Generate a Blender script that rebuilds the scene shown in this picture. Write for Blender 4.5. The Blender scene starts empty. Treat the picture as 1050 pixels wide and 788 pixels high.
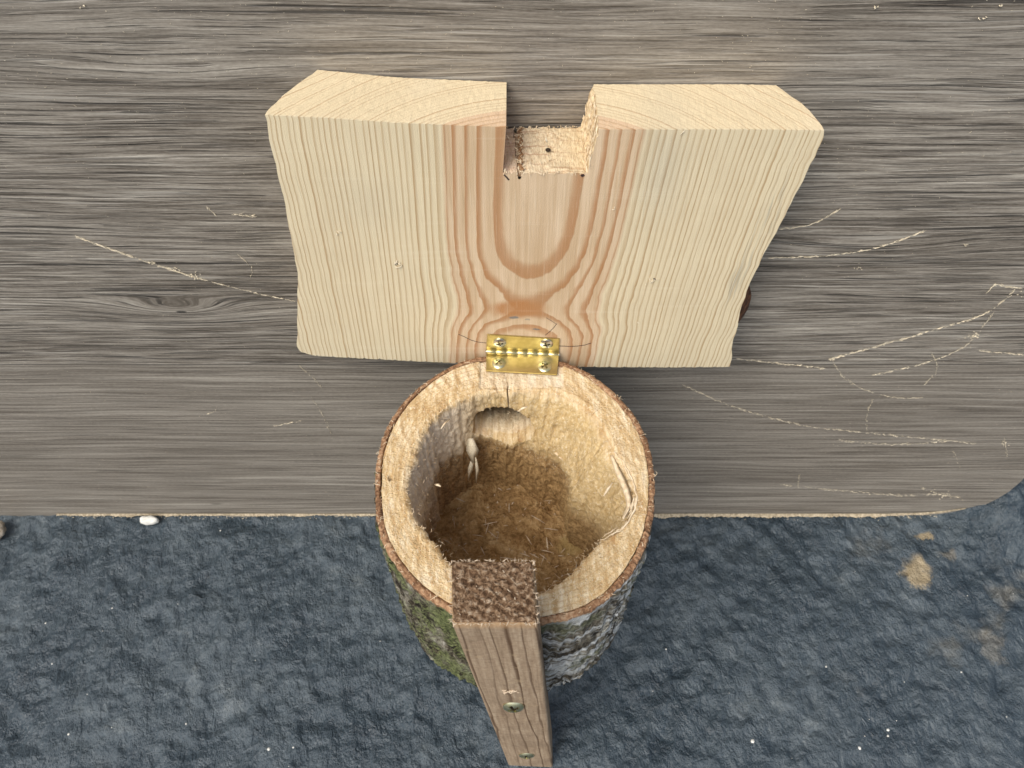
import bpy, bmesh, math, random
import numpy as np
from mathutils import Vector, noise as mnoise
random.seed(7)
rng = np.random.default_rng(7)
scn = bpy.context.scene
COL = scn.collection
R = math.radians

# ------------------------------------------------------------------ camera
PITCH = R(53); CP, SP = math.cos(PITCH), math.sin(PITCH)
H = 0.6866                      # camera height over the ground (m)
F = 789.0
cam_d = bpy.data.cameras.new('camera'); cam = bpy.data.objects.new('camera', cam_d); COL.objects.link(cam)
cam_d.sensor_width = 36; cam_d.lens = 36 * F / 1050
cam_d.clip_start = 0.01; cam_d.clip_end = 100
cam_d.dof.use_dof = True; cam_d.dof.focus_distance = 0.42; cam_d.dof.aperture_fstop = 24
cam.location = (0, 0, H); cam.rotation_euler = (math.pi / 2 - PITCH, 0, 0)
scn.camera = cam

# ------------------------------------------------------------------ sky and sun
w = bpy.data.worlds.new('World'); scn.world = w; w.use_nodes = True
nt = w.node_tree
sky = nt.nodes.new('ShaderNodeTexSky'); sky.sky_type = 'NISHITA'; sky.sun_disc = False
SUN_EL, SUN_AZ = R(52), R(216)       # azimuth measured from +Y (the wall side), clockwise seen from above
sky.sun_elevation = SUN_EL; sky.sun_rotation = SUN_AZ
sky.air_density = 1.0; sky.dust_density = 2.5; sky.ozone_density = 1.0
bg = nt.nodes['Background']; bg.inputs[1].default_value = 0.12
hs = nt.nodes.new('ShaderNodeHueSaturation'); hs.inputs['Saturation'].default_value = 0.55   # thin cloud
nt.links.new(sky.outputs[0], hs.inputs['Color']); nt.links.new(hs.outputs[0], bg.inputs[0])
sd = bpy.data.lights.new('sun', 'SUN'); sun = bpy.data.objects.new('sun', sd); COL.objects.link(sun)
sd.energy = 2.2; sd.angle = R(36); sd.color = (1.0, 0.94, 0.84)
sdir = Vector((math.sin(SUN_AZ) * math.cos(SUN_EL), math.cos(SUN_AZ) * math.cos(SUN_EL), math.sin(SUN_EL)))
sun.rotation_euler = (-sdir).to_track_quat('-Z', 'Y').to_euler()
sun.location = (0, 0, 3)
scn.view_settings.view_transform = 'Standard'; scn.view_settings.look = 'None'
scn.view_settings.exposure = 0.42; scn.view_settings.gamma = 1

# ------------------------------------------------------------------ measured layout helpers
def _dir(px, py):
    q = (394 - py) / F
    return ((px - 525) / F, CP + SP * q, -SP + CP * q)
def on_y(px, py, y):
    d = _dir(px, py); s = y / d[1]
    return Vector((d[0] * s, y, H + d[2] * s))
def on_z(px, py, z):
    d = _dir(px, py); s = (z - H) / d[2]
    return Vector((d[0] * s, d[1] * s, z))

Z_RIM = H - 0.386      # top of the log
Y_LID = 0.3165         # front face of the open lid
T_LID = 0.038
Y_WALL = 0.3555        # face of the laminate board
Z_BASE = H - 0.513     # foot of the log

# ------------------------------------------------------------------ object helpers
def link(name, me, mat=None, parent=None, smooth=False):
    o = bpy.data.objects.new(name, me); COL.objects.link(o)
    if mat: me.materials.append(mat)
    if smooth:
        me.polygons.foreach_set('use_smooth', [True] * len(me.polygons))
    if parent: o.parent = parent
    me.update()
    return o
def mesh(name, verts, faces):
    me = bpy.data.meshes.new(name); me.from_pydata([tuple(v) for v in verts], [], faces); me.update(); return me
def tag(o, label=None, cat=None, group=None, kind=None):
    if label: o['label'] = label
    if cat: o['category'] = cat
    if group: o['group'] = group
    if kind: o['kind'] = kind
    return o
def set_rest(me, vals):
    a = me.attributes.new('rest', 'FLOAT_VECTOR', 'POINT')
    a.data.foreach_set('vector', np.asarray(vals, dtype=np.float32).ravel())
def fbm(p, o=4):
    return mnoise.fractal(Vector(p), 1.0, 2.0, o)
def smooth_loop(pts, n, closed=True):
    """resample a polyline (Catmull-Rom) to n points"""
    P = [Vector(p) for p in pts]; m = len(P); out = []
    segs = m if closed else m - 1
    for i in range(segs):
        p0 = P[(i - 1) % m] if closed or i > 0 else P[i]
        p1 = P[i]; p2 = P[(i + 1) % m]
        p3 = P[(i + 2) % m] if closed or i + 2 < m else P[min(i + 1, m - 1)]
        for k in range(16):
            t = k / 16
            out.append(0.5 * ((2 * p1) + (p2 - p0) * t + (2 * p0 - 5 * p1 + 4 * p2 - p3) * t * t + (3 * p1 - p0 - 3 * p2 + p3) * t ** 3))
    if not closed: out.append(P[-1])
    return out

# ------------------------------------------------------------------ shader expression helper
class N:
    """a tiny expression language over math nodes"""
    def __init__(s, g, sock): s.g, s.s = g, sock
    def _m(a, op, b=None, c=None):
        n = a.g.nt.nodes.new('ShaderNodeMath'); n.operation = op
        for i, v in enumerate((a, b, c)):
            if v is None: continue
            if isinstance(v, N): a.g.nt.links.new(v.s, n.inputs[i])
            else: n.inputs[i].default_value = v
        return N(a.g, n.outputs[0])
    def __add__(a, b): return a._m('ADD', b)
    __radd__ = __add__
    def __mul__(a, b): return a._m('MULTIPLY', b)
    __rmul__ = __mul__
    def __sub__(a, b): return a._m('SUBTRACT', b)
    def __rsub__(a, b): return (a * -1.0) + b
    def __truediv__(a, b): return a._m('DIVIDE', b)
    def __neg__(a): return a * -1.0
    def sqrt(a): return a._m('SQRT')
    def abs(a): return a._m('ABSOLUTE')
    def exp(a): return a._m('EXPONENT')
    def fract(a): return a._m('FRACT')
    def floor(a): return a._m('FLOOR')
    def sin(a): return a._m('SINE')
    def pow(a, b): return a._m('POWER', b)
    def min(a, b): return a._m('MINIMUM', b)
    def max(a, b): return a._m('MAXIMUM', b)
    def gt(a, b): return a._m('GREATER_THAN', b)
    def step(a, lo, hi):
        n = a.g.nt.nodes.new('ShaderNodeMapRange'); n.interpolation_type = 'SMOOTHSTEP'
        a.g.nt.links.new(a.s, n.inputs[0]); n.inputs[1].default_value = lo; n.inputs[2].default_value = hi
        return N(a.g, n.outputs[0])
class G:
    def __init__(s, name, rough=0.7, spec=0.3, metal=0.0):
        s.mat = bpy.data.materials.new(name); s.mat.use_nodes = True; s.nt = s.mat.node_tree
        s.b = s.nt.nodes['Principled BSDF']
        s.b.inputs['Roughness'].default_value = rough; s.b.inputs['Metallic'].default_value = metal
        s.b.inputs['Specular IOR Level'].default_value = spec
    def attr(s, name='rest'):
        n = s.nt.nodes.new('ShaderNodeAttribute'); n.attribute_name = name
        x = s.nt.nodes.new('ShaderNodeSeparateXYZ'); s.nt.links.new(n.outputs['Vector'], x.inputs[0])
        return [N(s, x.outputs[i]) for i in range(3)]
    def obj(s):
        n = s.nt.nodes.new('ShaderNodeTexCoord')
        x = s.nt.nodes.new('ShaderNodeSeparateXYZ'); s.nt.links.new(n.outputs['Object'], x.inputs[0])
        return [N(s, x.outputs[i]) for i in range(3)]
    def vec(s, x, y, z):
        n = s.nt.nodes.new('ShaderNodeCombineXYZ')
        for i, v in enumerate((x, y, z)):
            if isinstance(v, N): s.nt.links.new(v.s, n.inputs[i])
            else: n.inputs[i].default_value = v
        return n.outputs[0]
    def noise(s, x, y, z, scale=1.0, detail=3, rough=0.5, dist=0.0):
        n = s.nt.nodes.new('ShaderNodeTexNoise'); s.nt.links.new(s.vec(x, y, z), n.inputs['Vector'])
        n.inputs['Scale'].default_value = scale; n.inputs['Detail'].default_value = detail
        n.inputs['Roughness'].default_value = rough; n.inputs['Distortion'].default_value = dist
        return N(s, n.outputs[0])
    def voro(s, x, y, z, scale=1.0, feat='F1', rnd=1.0):
        n = s.nt.nodes.new('ShaderNodeTexVoronoi'); n.feature = feat
        s.nt.links.new(s.vec(x, y, z), n.inputs['Vector']); n.inputs['Scale'].default_value = scale
        n.inputs['Randomness'].default_value = rnd
        return N(s, n.outputs['Distance'])
    def white(s, x):
        n = s.nt.nodes.new('ShaderNodeTexWhiteNoise'); n.noise_dimensions = '1D'; s.nt.links.new(x.s, n.inputs['W'])
        return N(s, n.outputs[0])
    def ramp(s, x, stops, mode='LINEAR'):
        n = s.nt.nodes.new('ShaderNodeValToRGB'); s.nt.links.new(x.s, n.inputs[0]); e = n.color_ramp.elements
        n.color_ramp.interpolation = mode
        while len(e) < len(stops): e.new(0.5)
        for k, (p, c) in enumerate(stops): e[k].position = p; e[k].color = (*c, 1)
        return n.outputs[0]
    def mix(s, f, a, b, mode='MIX'):
        n = s.nt.nodes.new('ShaderNodeMix'); n.data_type = 'RGBA'; n.blend_type = mode
        if isinstance(f, N): s.nt.links.new(f.s, n.inputs[0])
        else: n.inputs[0].default_value = f
        for i, v in ((6, a), (7, b)):
            if isinstance(v, tuple): n.inputs[i].default_value = (*v, 1)
            else: s.nt.links.new(v, n.inputs[i])
        return n.outputs[2]
    def gray(s, v):
        return s.vec(v, v, v)
    def out(s, col=None, rough=None, bump=None, bs=0.3, bd=0.001):
        if col is not None:
            if isinstance(col, tuple): s.b.inputs['Base Color'].default_value = (*col, 1)
            else: s.nt.links.new(col, s.b.inputs['Base Color'])
        if rough is not None: s.nt.links.new(rough.s, s.b.inputs['Roughness'])
        if bump is not None:
            n = s.nt.nodes.new('ShaderNodeBump'); n.inputs['Strength'].default_value = bs; n.inputs['Distance'].default_value = bd
            s.nt.links.new(bump.s, n.inputs['Height']); s.nt.links.new(n.outputs[0], s.b.inputs['Normal'])
        return s.mat

def gauss(x, z, cx, cz, sx, sz):
    a = (x - cx) / sx; b = (z - cz) / sz
    return (-(a * a + b * b)).exp()

# ------------------------------------------------------------------ materials
def mat_laminate():
    g = G('laminate_grain', 0.5, 0.35)
    x, y, z = g.obj()
    kn = on_y(185, 318, Y_WALL); k2 = on_y(860, 260, Y_WALL); k3 = on_y(150, 78, Y_WALL)
    zz = z + (g.noise(x * 0.6, 3.0, z * 3.0, 6, 2) - 0.5) * 0.014 + (g.noise(x * 0.6, 9.0, z * 5.0, 18, 2) - 0.5) * 0.0012
    zz = zz + gauss(x, z, kn.x, kn.z, 0.045, 0.011) * 0.013 + gauss(x, z, k2.x, k2.z, 0.10, 0.014) * 0.010 + gauss(x, z, k3.x, k3.z, 0.08, 0.012) * 0.008
    fine = g.noise(x * 8, 0.0, zz * 470, 1, 5, 0.72)
    fine2 = g.noise(x * 26, 4.0, zz * 850, 1, 3, 0.65)
    mid = g.noise(x * 5, 2.0, zz * 120, 1, 3, 0.55)
    broad = g.noise(x * 2.2, 7.0, zz * 26, 1, 3, 0.5)
    # calmer printed plank at the foot of the board, livelier higher up
    zs = on_y(525, 374, Y_WALL).z; zt = on_y(525, 95, Y_WALL).z
    lively = z.step(zs - 0.0008, zs + 0.0008)
    upper = z.step(zt - 0.03, zt + 0.02)
    amp = lively * 0.62 + 0.30 - upper * 0.30
    grn = g.noise(x * 300, 1.0, zz * 1300, 1, 2, 0.6)
    v = ((fine - 0.5) * 1.7 + (fine2 - 0.5) * 1.3) * amp + (grn - 0.5) * 0.35 + ((mid - 0.5) * 0.50 + (broad - 0.5) * 0.50) * (lively * 0.45 + 0.55) + (g.noise(x * 7, 3.3, zz * 560, 1, 3, 0.6) - 0.5) * (1.0 - lively) * 1.0 + 0.5
    v = v + upper * 0.02
    col = g.ramp(v, [(0.0, (0.038, 0.031, 0.024)), (0.28, (0.120, 0.102, 0.082)), (0.48, (0.215, 0.190, 0.158)), (0.68, (0.31, 0.280, 0.238)), (1.0, (0.52, 0.48, 0.41))])
    # painted light caught by the embossed grain, then pores and long dark cracks
    emboss_light = g.noise(x * 7, 8.0, zz * 520, 1, 3, 0.55).step(0.60, 0.64) * (lively * 0.75 + 0.2)
    col = g.mix(emboss_light * 0.6, col, (0.44, 0.41, 0.36))
    pore = g.noise(x * 15, 6.0, zz * 680, 1, 2, 0.5).step(0.55, 0.60)
    col = g.mix(pore * amp * 0.55, col, (0.045, 0.038, 0.031))
    cr = g.noise(x * 6, 5.0, zz * 400, 1, 3, 0.55)
    crm = cr.step(0.61, 0.645) * (lively * 0.8 + 0.2)
    col = g.mix(crm * 0.75, col, (0.024, 0.021, 0.019))
    # dark lines between the printed planks
    d1 = (z - zs + (g.noise(x, 0.0, 0.0, 9, 1) - 0.5) * 0.0025).abs().step(0.0007, 0.0002)
    z2 = on_y(60, 270, Y_WALL).z
    wav = (g.noise(x, 2.0, 0.0, 7, 2) - 0.5)
    d2 = (z - z2 + wav * 0.012).abs().step(0.0016, 0.0003) * g.noise(x * 9, 1.0, 0.0, 1, 2).step(0.42, 0.6)
    col = g.mix((d1 * 0.45).max(d2 * 0.8), col, (0.022, 0.020, 0.018))
    # knot eye
    ke = gauss(x, z, kn.x, kn.z - 0.002, 0.0045, 0.0016)
    col = g.mix(ke.step(0.35, 0.75) * 0.85, col, (0.03, 0.027, 0.024))
    k4 = on_y(222, 517, Y_WALL)
    ke2 = gauss(x, z, k4.x, k4.z, 0.008, 0.0013)
    col = g.mix(ke2.step(0.3, 0.8) * 0.7, col, (0.04, 0.035, 0.03))
    # light dusting of pale wood dust
    dm = g.noise(x * 3, 0.0, z * 5, 1.5, 3).step(0.45, 0.75)
    dust = g.noise(x, 0.0, z, 1400, 2, 0.6).step(0.66, 0.78) * (dm * 0.55 + 0.12)
    col = g.mix(dust, col, (0.50, 0.45, 0.36))
    h = (fine * 0.7 + fine2 * 0.5) * amp + mid * 0.5 - crm * 0.9 - pore * amp * 0.8
    return g.out(col, (fine * -0.25 + 0.60), h, 0.7, 0.0011)

def mat_ground():
    g = G('dark_slate_felt', 0.55, 0.5)
    x, y, z = g.obj()
    a = g.noise(x, y, z, 60, 5, 0.62, 0.15)
    b = g.noise(x, y, z, 9, 4, 0.6)
    c = g.noise(x, y, z, 420, 4, 0.65)
    v = a * 0.50 + b * 0.45 + c * 0.22 - 0.085
    col = g.ramp(v, [(0.30, (0.015, 0.024, 0.033)), (0.46, (0.036, 0.053, 0.068)), (0.58, (0.070, 0.091, 0.107)), (0.72, (0.16, 0.183, 0.193))])
    # paler and browner weathering to the right
    br = g.noise(x + 3.0, y, z, 14, 4, 0.6).step(0.56, 0.72) * x.step(0.15, 0.5)
    col = g.mix(br * 0.55, col, (0.20, 0.185, 0.15))
    for (px, py, rx, ry, s) in ((940, 585, 0.017, 0.017, 1.0), (948, 545, 0.008, 0.008, 0.9), (1018, 665, 0.012, 0.016, 0.2), (978, 570, 0.009, 0.009, 0.3)):
        p = on_z(px, py, 0)
        m = (gauss(x + (a - 0.5) * 0.035, y + (b - 0.5) * 0.06 + (c - 0.5) * 0.01, p.x, p.y, rx, ry) + (c - 0.5) * 0.5).step(0.35, 0.80)
        col = g.mix(m * s * 0.9, col, (0.34, 0.27, 0.165))
    # pale bloom on the raised film
    bl = g.noise(x * 1.4, y * 0.8, z, 150, 4, 0.7, 0.2).step(0.60, 0.80)
    col = g.mix(bl * 0.30, col, (0.20, 0.235, 0.26))
    # tiny pale grit
    w1 = (g.noise(x * 1.3, y * 0.8, z, 55, 6, 0.6, 0.15) - 0.5).abs() * -2.2
    h = g.noise(x, y, z, 32, 6, 0.60, 0.1) * 1.3 + w1 * 0.9 + c * 0.12
    return g.out(col, (b * 0.9 - 0.10).max(0.16), h, 0.75, 0.0065)

def rings(g, x, dep, z, xc, D, lam, A=0.0, zk=0.0, su=0.05, sl=0.016):
    n1 = (g.noise(x * 1.0, dep, z * 0.8, 12, 2) - 0.5)
    n2 = (g.noise(x * 6.0, dep * 6, z, 70, 2) - 0.5)
    xx = x - xc + n1 * 0.0026 + n2 * 0.0004
    if A:
        lopa = gauss(x, z, xc, zk, 0.05, 0.05)
        xx = xx + (g.noise(x, dep + 3.0, z, 42, 3) - 0.5) * 0.016 * lopa + (z - zk) * -0.045
        dz = z - zk + (g.noise(x, dep, z, 55, 2) - 0.5) * 0.010
        up = dz.max(0.0) / su; lo = dz.min(0.0) / sl
        bump = (-(up * up + lo * lo + (xx / 0.052).pow(2.0) * 1.0)).exp()
        dy = bump * A + D
    else:
        dy = N(g, g.nt.nodes.new('ShaderNodeValue').outputs[0]); dy.s.default_value = D
    dy = dy + dep
    r = (xx * xx + dy * dy).sqrt() + n2 * 0.0004 + n1 * 0.0004
    ph = r / lam
    if A: ph = ph + ((D - r) / 0.006).exp() * 1.7
    ph = ph + (g.white((ph * 0.5).floor()) - 0.5) * 0.0 + (g.noise(r, 0.0, 0.0, 210, 2) - 0.5) * 1.5 + 0.66
    fr = ph.fract(); k = g.white(ph.floor())
    return r, fr, k, n1

def mat_lid():
    g = G('sawn_pine', 0.75, 0.25)
    x, dep, z = g.attr()
    xc, D, lam = 0.009, 0.066, 0.00245
    zk = on_y(530, 318, Y_LID).z
    r, fr, k, n1 = rings(g, x, dep, z, xc, D, lam, 0.0068, zk, 0.036, 0.017)
    late = fr.step(0.46, 0.90).pow(1.6) * (1.0 - fr.step(0.93, 1.0))
    late = late * (k * 0.5 + 0.5)
    fib = g.noise(x * 900, dep * 900, z * 30, 1, 3, 0.6)
    fib2 = g.noise(x * 220, dep * 220, z * 12, 1, 3, 0.5)
    heart = (r + n1 * 0.001).step(0.0822, 0.0812)
    right = x.step(0.02, 0.05)
    sap = g.mix(fib2 * 0.6, (0.68, 0.575, 0.385), (0.77, 0.675, 0.48))
    hw = g.mix(fib2.step(0.3, 0.7), (0.56, 0.40, 0.245), (0.69, 0.53, 0.36))
    base = g.mix(heart, sap, hw)
    lcol = g.mix(heart, (0.40, 0.255, 0.12), (0.37, 0.15, 0.042))
    amt = late * 0.92
    col = g.mix(amt, base, lcol)
    # end grain is more even and paler
    endg = dep.step(0.0004, 0.0012)
    ecol = g.mix(late * (k * 0.8 + 0.1), g.mix(heart, (0.70, 0.58, 0.38), (0.64, 0.46, 0.30)), (0.42, 0.25, 0.13))
    col = g.mix(endg, col, ecol)
    # knot stain low in the middle
    kp = on_y(531, 325, Y_LID); kq = on_y(540, 300, Y_LID)
    wv = (g.noise(x * 1.5, dep, z, 90, 3) - 0.5)
    st = gauss(x + wv * 0.004, z + wv * 0.006, kp.x, kp.z + 0.007, 0.020, 0.0090).step(0.25, 0.8)
    col = g.mix((st * (1.0 - endg) * 1.1 * (fib2 * 0.8 + 0.35)).min(0.9), col, (0.44, 0.19, 0.062))
    for (px, py, sx, sz, s) in ((527, 326, 0.0035, 0.0012, .8), (550, 338, 0.003, 0.0008, .8), (541, 328, 0.002, 0.0008, .5)):
        p = on_y(px, py, Y_LID)
        col = g.mix(gauss(x + wv * 0.003, z + wv * 0.004, p.x, p.z, sx, sz).step(0.25, 0.7) * s, col, (0.12, 0.15, 0.16))
    # blue stain along the right natural edge and faint grey on the faces
    p = on_y(760, 285, Y_LID); q = on_y(790, 230, Y_LID)
    bs = (gauss(x, z, 0.137, q.z, 0.004, 0.03) + gauss(x, z, 0.130, p.z, 0.004, 0.03))
    col = g.mix((bs * g.noise(x * 500, dep, z * 20, 1, 2).step(0.45, 0.65)).min(1.0) * 0.5, col, (0.14, 0.15, 0.15))
    gy = gauss(x, z, 0.075, on_y(700, 175, Y_LID).z, 0.012, 0.03) * 0.5 + gauss(x, z, -0.075, on_y(360, 210, Y_LID).z, 0.02, 0.02) * 0.25
    col = g.mix(gy * 0.5, col, (0.36, 0.36, 0.31))
    dirt = g.noise(x, dep, z, 25, 4, 0.6)
    col = g.mix(dirt.step(0.35, 0.75) * 0.16, col, (0.45, 0.36, 0.24))
    saw_ = g.noise(x * 8, dep, z * 260, 1, 3, 0.6).step(0.52, 0.72) * g.noise(x, dep, z, 30, 2).step(0.4, 0.6)
    col = g.mix(saw_ * 0.10, col, (0.90, 0.84, 0.68))
    col = g.mix(fib.step(0.56, 0.72) * 0.22, col, (0.88, 0.80, 0.62))
    col = g.mix(fib.step(0.44, 0.30) * 0.22, col, (0.40, 0.28, 0.15))
    sp = g.noise(x, dep, z, 900, 2, 0.5).step(0.68, 0.76)
    col = g.mix(sp * 0.25, col, (0.80, 0.72, 0.56))
    h = fib * 0.6 + late * 0.12 + g.noise(x, dep, z, 1600, 2) * 0.5
    return g.out(col, None, h, 0.5, 0.0009)

def mat_torn():
    g = G('torn_pine', 0.85, 0.15)
    x, dep, z = g.attr()
    a = g.noise(x * 4, dep, z, 260, 4, 0.65)
    l = (g.noise(x * 1.0, dep * 14, z * 3, 60, 3)).step(0.55, 0.64)
    col = g.ramp(a, [(0.3, (0.54, 0.38, 0.24)), (0.5, (0.74, 0.60, 0.41)), (0.7, (0.86, 0.76, 0.57))])
    col = g.mix(l * 0.55, col, (0.40, 0.20, 0.12))
    col = g.mix(x.step(0.012, -0.004) * a.step(0.3, 0.6) * 0.6, col, (0.68, 0.46, 0.36))
    yl = x.step(0.005, 0.045)
    col = g.mix(yl * 0.35, col, (0.74, 0.57, 0.29))
    return g.out(col, None, a, 0.8, 0.002)

def mat_rim():
    g = G('raw_log_wood', 0.85, 0.15)
    x, y, z = g.attr()      # theta, radius (m), depth below the rim (m)
    ox, oy, oz = g.obj()
    a = g.noise(ox * 5, oy * 0.7, oz, 60, 4, 0.65)
    b = g.noise(ox, oy, oz, 38, 4, 0.6)
    c = g.noise(ox, oy, oz, 420, 3, 0.6)
    col = g.ramp(a * 0.6 + b * 0.4, [(0.34, (0.40, 0.24, 0.105)), (0.45, (0.59, 0.425, 0.225)), (0.54, (0.73, 0.58, 0.365)), (0.66, (0.87, 0.77, 0.59))])
    # saw marks across the rim
    saw = ((ox * 0.95 + oy * 0.32) * 900 + b * 16).sin()
    top = z.step(0.004, 0.001)
    col = g.mix(saw.step(0.2, 1.0) * top * b.step(0.35, 0.6) * 0.6, col, (0.38, 0.23, 0.10))
    rr = (y * 1900 + (b - 0.5) * 9).sin()
    col = g.mix(rr.step(0.3, 1.0) * top * 0.38, col, (0.48, 0.28, 0.12))
    # inner wall: fuzzy, painted cool grey shade left and honey light right, brown with frass low down
    inner = z.step(0.002, 0.008)
    left = ox.step(-0.01, -0.05)
    wall = g.mix(left, (0.50, 0.345, 0.150), (0.66, 0.57, 0.47))
    wall = g.mix(c.step(0.35, 0.7) * 0.6, wall, g.mix(left, (0.78, 0.62, 0.36), (0.88, 0.82, 0.73)))
    col = g.mix(inner * 0.85, col, wall)
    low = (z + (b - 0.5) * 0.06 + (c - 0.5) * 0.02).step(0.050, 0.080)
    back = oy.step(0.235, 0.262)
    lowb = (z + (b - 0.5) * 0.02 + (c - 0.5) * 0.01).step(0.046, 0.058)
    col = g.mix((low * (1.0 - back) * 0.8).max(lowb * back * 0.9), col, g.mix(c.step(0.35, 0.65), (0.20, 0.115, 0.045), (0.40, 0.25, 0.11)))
    # pale recess for the hinge
    hx = ((ox - 0.006).abs() + (c - 0.5) * 0.004).step(0.0275, 0.0255); hy = (oy + (c - 0.5) * 0.006).step(0.2865, 0.291)
    col = g.mix(hx * hy * 0.5 * (1.0 - inner) * (a * 1.2), col, (0.84, 0.77, 0.64))
    fz = g.noise(ox * 1.3, oy * 0.8, oz, 620, 3, 0.7, 1.0)
    col = g.mix(fz.step(0.54, 0.66) * 0.55 * (1.0 - low), col, (0.86, 0.78, 0.60))
    col = g.mix(fz.step(0.40, 0.30) * 0.4, col, (0.32, 0.19, 0.085))
    ent_shade = oy.step(0.2885, 0.292) * z.step(0.013, 0.017)  # shade inside the entrance hole, painted as dark grey-brown
    col = g.mix(ent_shade * 0.9, col, (0.13, 0.11, 0.088))
    rc_ = (g.noise(x * 26, 0.0, y * 14, 1, 2)).step(0.685, 0.70) * top
    col = g.mix(rc_ * 0.7, col, (0.17, 0.09, 0.04))
    # specks of frass
    sp = g.voro(ox, oy, oz, 330).step(0.20, 0.10) * g.noise(ox, oy, oz, 60, 2).step(0.5, 0.62)
    col = g.mix(sp * 0.6, col, (0.28, 0.16, 0.07))
    h = a * 0.5 + c * 0.7 + b * 0.4 + saw * 0.05
    h = h * 0.8 + fz * 0.5 + g.noise(ox, oy, oz * 0.4, 900, 2) * 0.4
    return g.out(col, None, h, 0.8, 0.0020)

def mat_bark():
    g = G('mossy_bark', 0.85, 0.25)
    x, r, z = g.attr()       # arc length, inset, depth below rim
    ox, oy, oz = g.obj()
    a = g.noise(x * 90, r, z * 26, 1, 4, 0.65, 0.6)
    b = g.noise(x * 22, r, z * 22, 1, 4, 0.6)
    c = g.noise(ox, oy, oz, 420, 3, 0.6)
    col = g.ramp(a * 0.65 + c * 0.35, [(0.40, (0.012, 0.009, 0.006)), (0.47, (0.065, 0.053, 0.036)), (0.56, (0.20, 0.18, 0.14)), (0.68, (0.50, 0.48, 0.42))])
    left = ox.step(0.03, -0.03)
    moss = (b * 0.7 + c * 0.3).step(0.44, 0.54)
    col = g.mix(moss * left * 0.8, col, g.ramp(c, [(0.3, (0.045, 0.055, 0.018)), (0.7, (0.20, 0.23, 0.09))]))
    moss2 = (g.noise(x * 30 + 5, r, z * 30, 1, 4, 0.6)).step(0.54, 0.62)
    col = g.mix(moss2 * (1.0 - left) * 0.7, col, g.ramp(c, [(0.3, (0.04, 0.045, 0.02)), (0.7, (0.17, 0.18, 0.10))]))
    crk = g.noise(x * 60 + z * 40, r, z * 45, 1, 4, 0.7, 0.8)
    # silvery weathered film on the right
    sil = g.noise(x * 26, r, z * 110, 1, 3, 0.6, 0.8).step(0.46, 0.60)
    col = g.mix(sil * (1.0 - left) * 0.8 * (1.0 - moss2 * 0.6), col, (0.56, 0.58, 0.58))
    col = g.mix(crk.step(0.44, 0.38) * 0.9, col, (0.014, 0.010, 0.007))
    # rusty inner bark where the saw cut it
    cut = (z + (c - 0.5) * 0.004 + (b - 0.5) * 0.003).step(0.0042, 0.0022)
    rust = g.ramp(c * 0.5 + b * 0.5, [(0.36, (0.09, 0.045, 0.024)), (0.47, (0.25, 0.135, 0.072)), (0.57, (0.42, 0.255, 0.145)), (0.70, (0.64, 0.48, 0.32))])
    col = g.mix(cut, col, rust)
    return g.out(col, None, a * 0.8 + c * 0.4 + crk * 1.0, 1.0, 0.004)

def mat_litter():
    g = G('brown_wood_litter', 0.95, 0.1)
    x, y, z = g.obj()
    a = g.noise(x, y, z, 55, 5, 0.65, 0.5); c = g.noise(x, y, z, 380, 4, 0.65)
    col = g.ramp(a * 0.6 + c * 0.4, [(0.36, (0.17, 0.092, 0.034)), (0.47, (0.34, 0.205, 0.088)), (0.56, (0.49, 0.32, 0.15)), (0.68, (0.68, 0.50, 0.29))])
    p = on_z(585, 558, Z_BASE + 0.018)
    col = g.mix(gauss(x + (a - .5) * .02, y, p.x, p.y, 0.011, 0.009).step(0.3, 0.8) * 0.6, col, (0.44, 0.32, 0.13))
    return g.out(col, None, a + c * 0.8, 1.0, 0.005)

def mat_batten(top=False):
    g = G('weathered_batten_end' if top else 'weathered_batten', 0.85, 0.2)
    x, y, z = g.attr()
    c = g.noise(x, y, z, 420, 3, 0.6)
    if top:
        a = g.noise(x, y, z, 480, 4, 0.6, 0.4)
        stripe = ((x * 0.5 + y) * 1300 + a * 3 + g.noise(x, y, 0.0, 90, 1) * 5).sin()
        v = a + stripe * -0.055
        col = g.ramp(v, [(0.36, (0.075, 0.040, 0.020)), (0.48, (0.17, 0.10, 0.055)), (0.58, (0.29, 0.195, 0.12)), (0.70, (0.46, 0.36, 0.26))])
        return g.out(col, None, a, 1.0, 0.003)
    n = (g.noise(x * 1.0, y, z * 0.5, 22, 2) - 0.5)
    n3 = g.noise(x, y, z * 0.05, 130, 2) - 0.5
    n2 = (g.noise(x * 3, y, z, 60, 2) - 0.5)
    # widening grain strokes
    ph = (x + n * 0.0035 + n2 * 0.0006) * (z * 0.9 + 1.0) / 0.0064 + n3 * 1.3 + y * 30
    fr = ph.fract(); k = g.white(ph.floor())
    late = fr.step(0.70, 0.88) * (1.0 - fr.step(0.90, 0.99)) * (k * 0.5 + 0.5)
    f = g.noise(x * 500, y * 500, z * 14, 1, 4, 0.6)
    col = g.ramp(f * 0.6 + c * 0.4, [(0.3, (0.215, 0.148, 0.094)), (0.5, (0.34, 0.25, 0.168)), (0.72, (0.49, 0.385, 0.275))])
    col = g.mix(late * 0.95, col, (0.085, 0.046, 0.024))
    d = g.noise(x, y, z, 30, 4, 0.6)
    col = g.mix(d.step(0.45, 0.7) * 0.45, col, (0.16, 0.11, 0.072))
    col = g.mix(g.noise(x, y, z, 150, 3).step(0.62, 0.72) * 0.3, col, (0.48, 0.36, 0.22))
    tp = (z + c * 0.004).step(-0.006, 0.0)
    col = g.mix(tp * 0.6, col, (0.42, 0.26, 0.13))
    return g.out(col, None, f * 0.7 + c * 0.5 - late * 0.3, 0.5, 0.0010)

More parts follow.
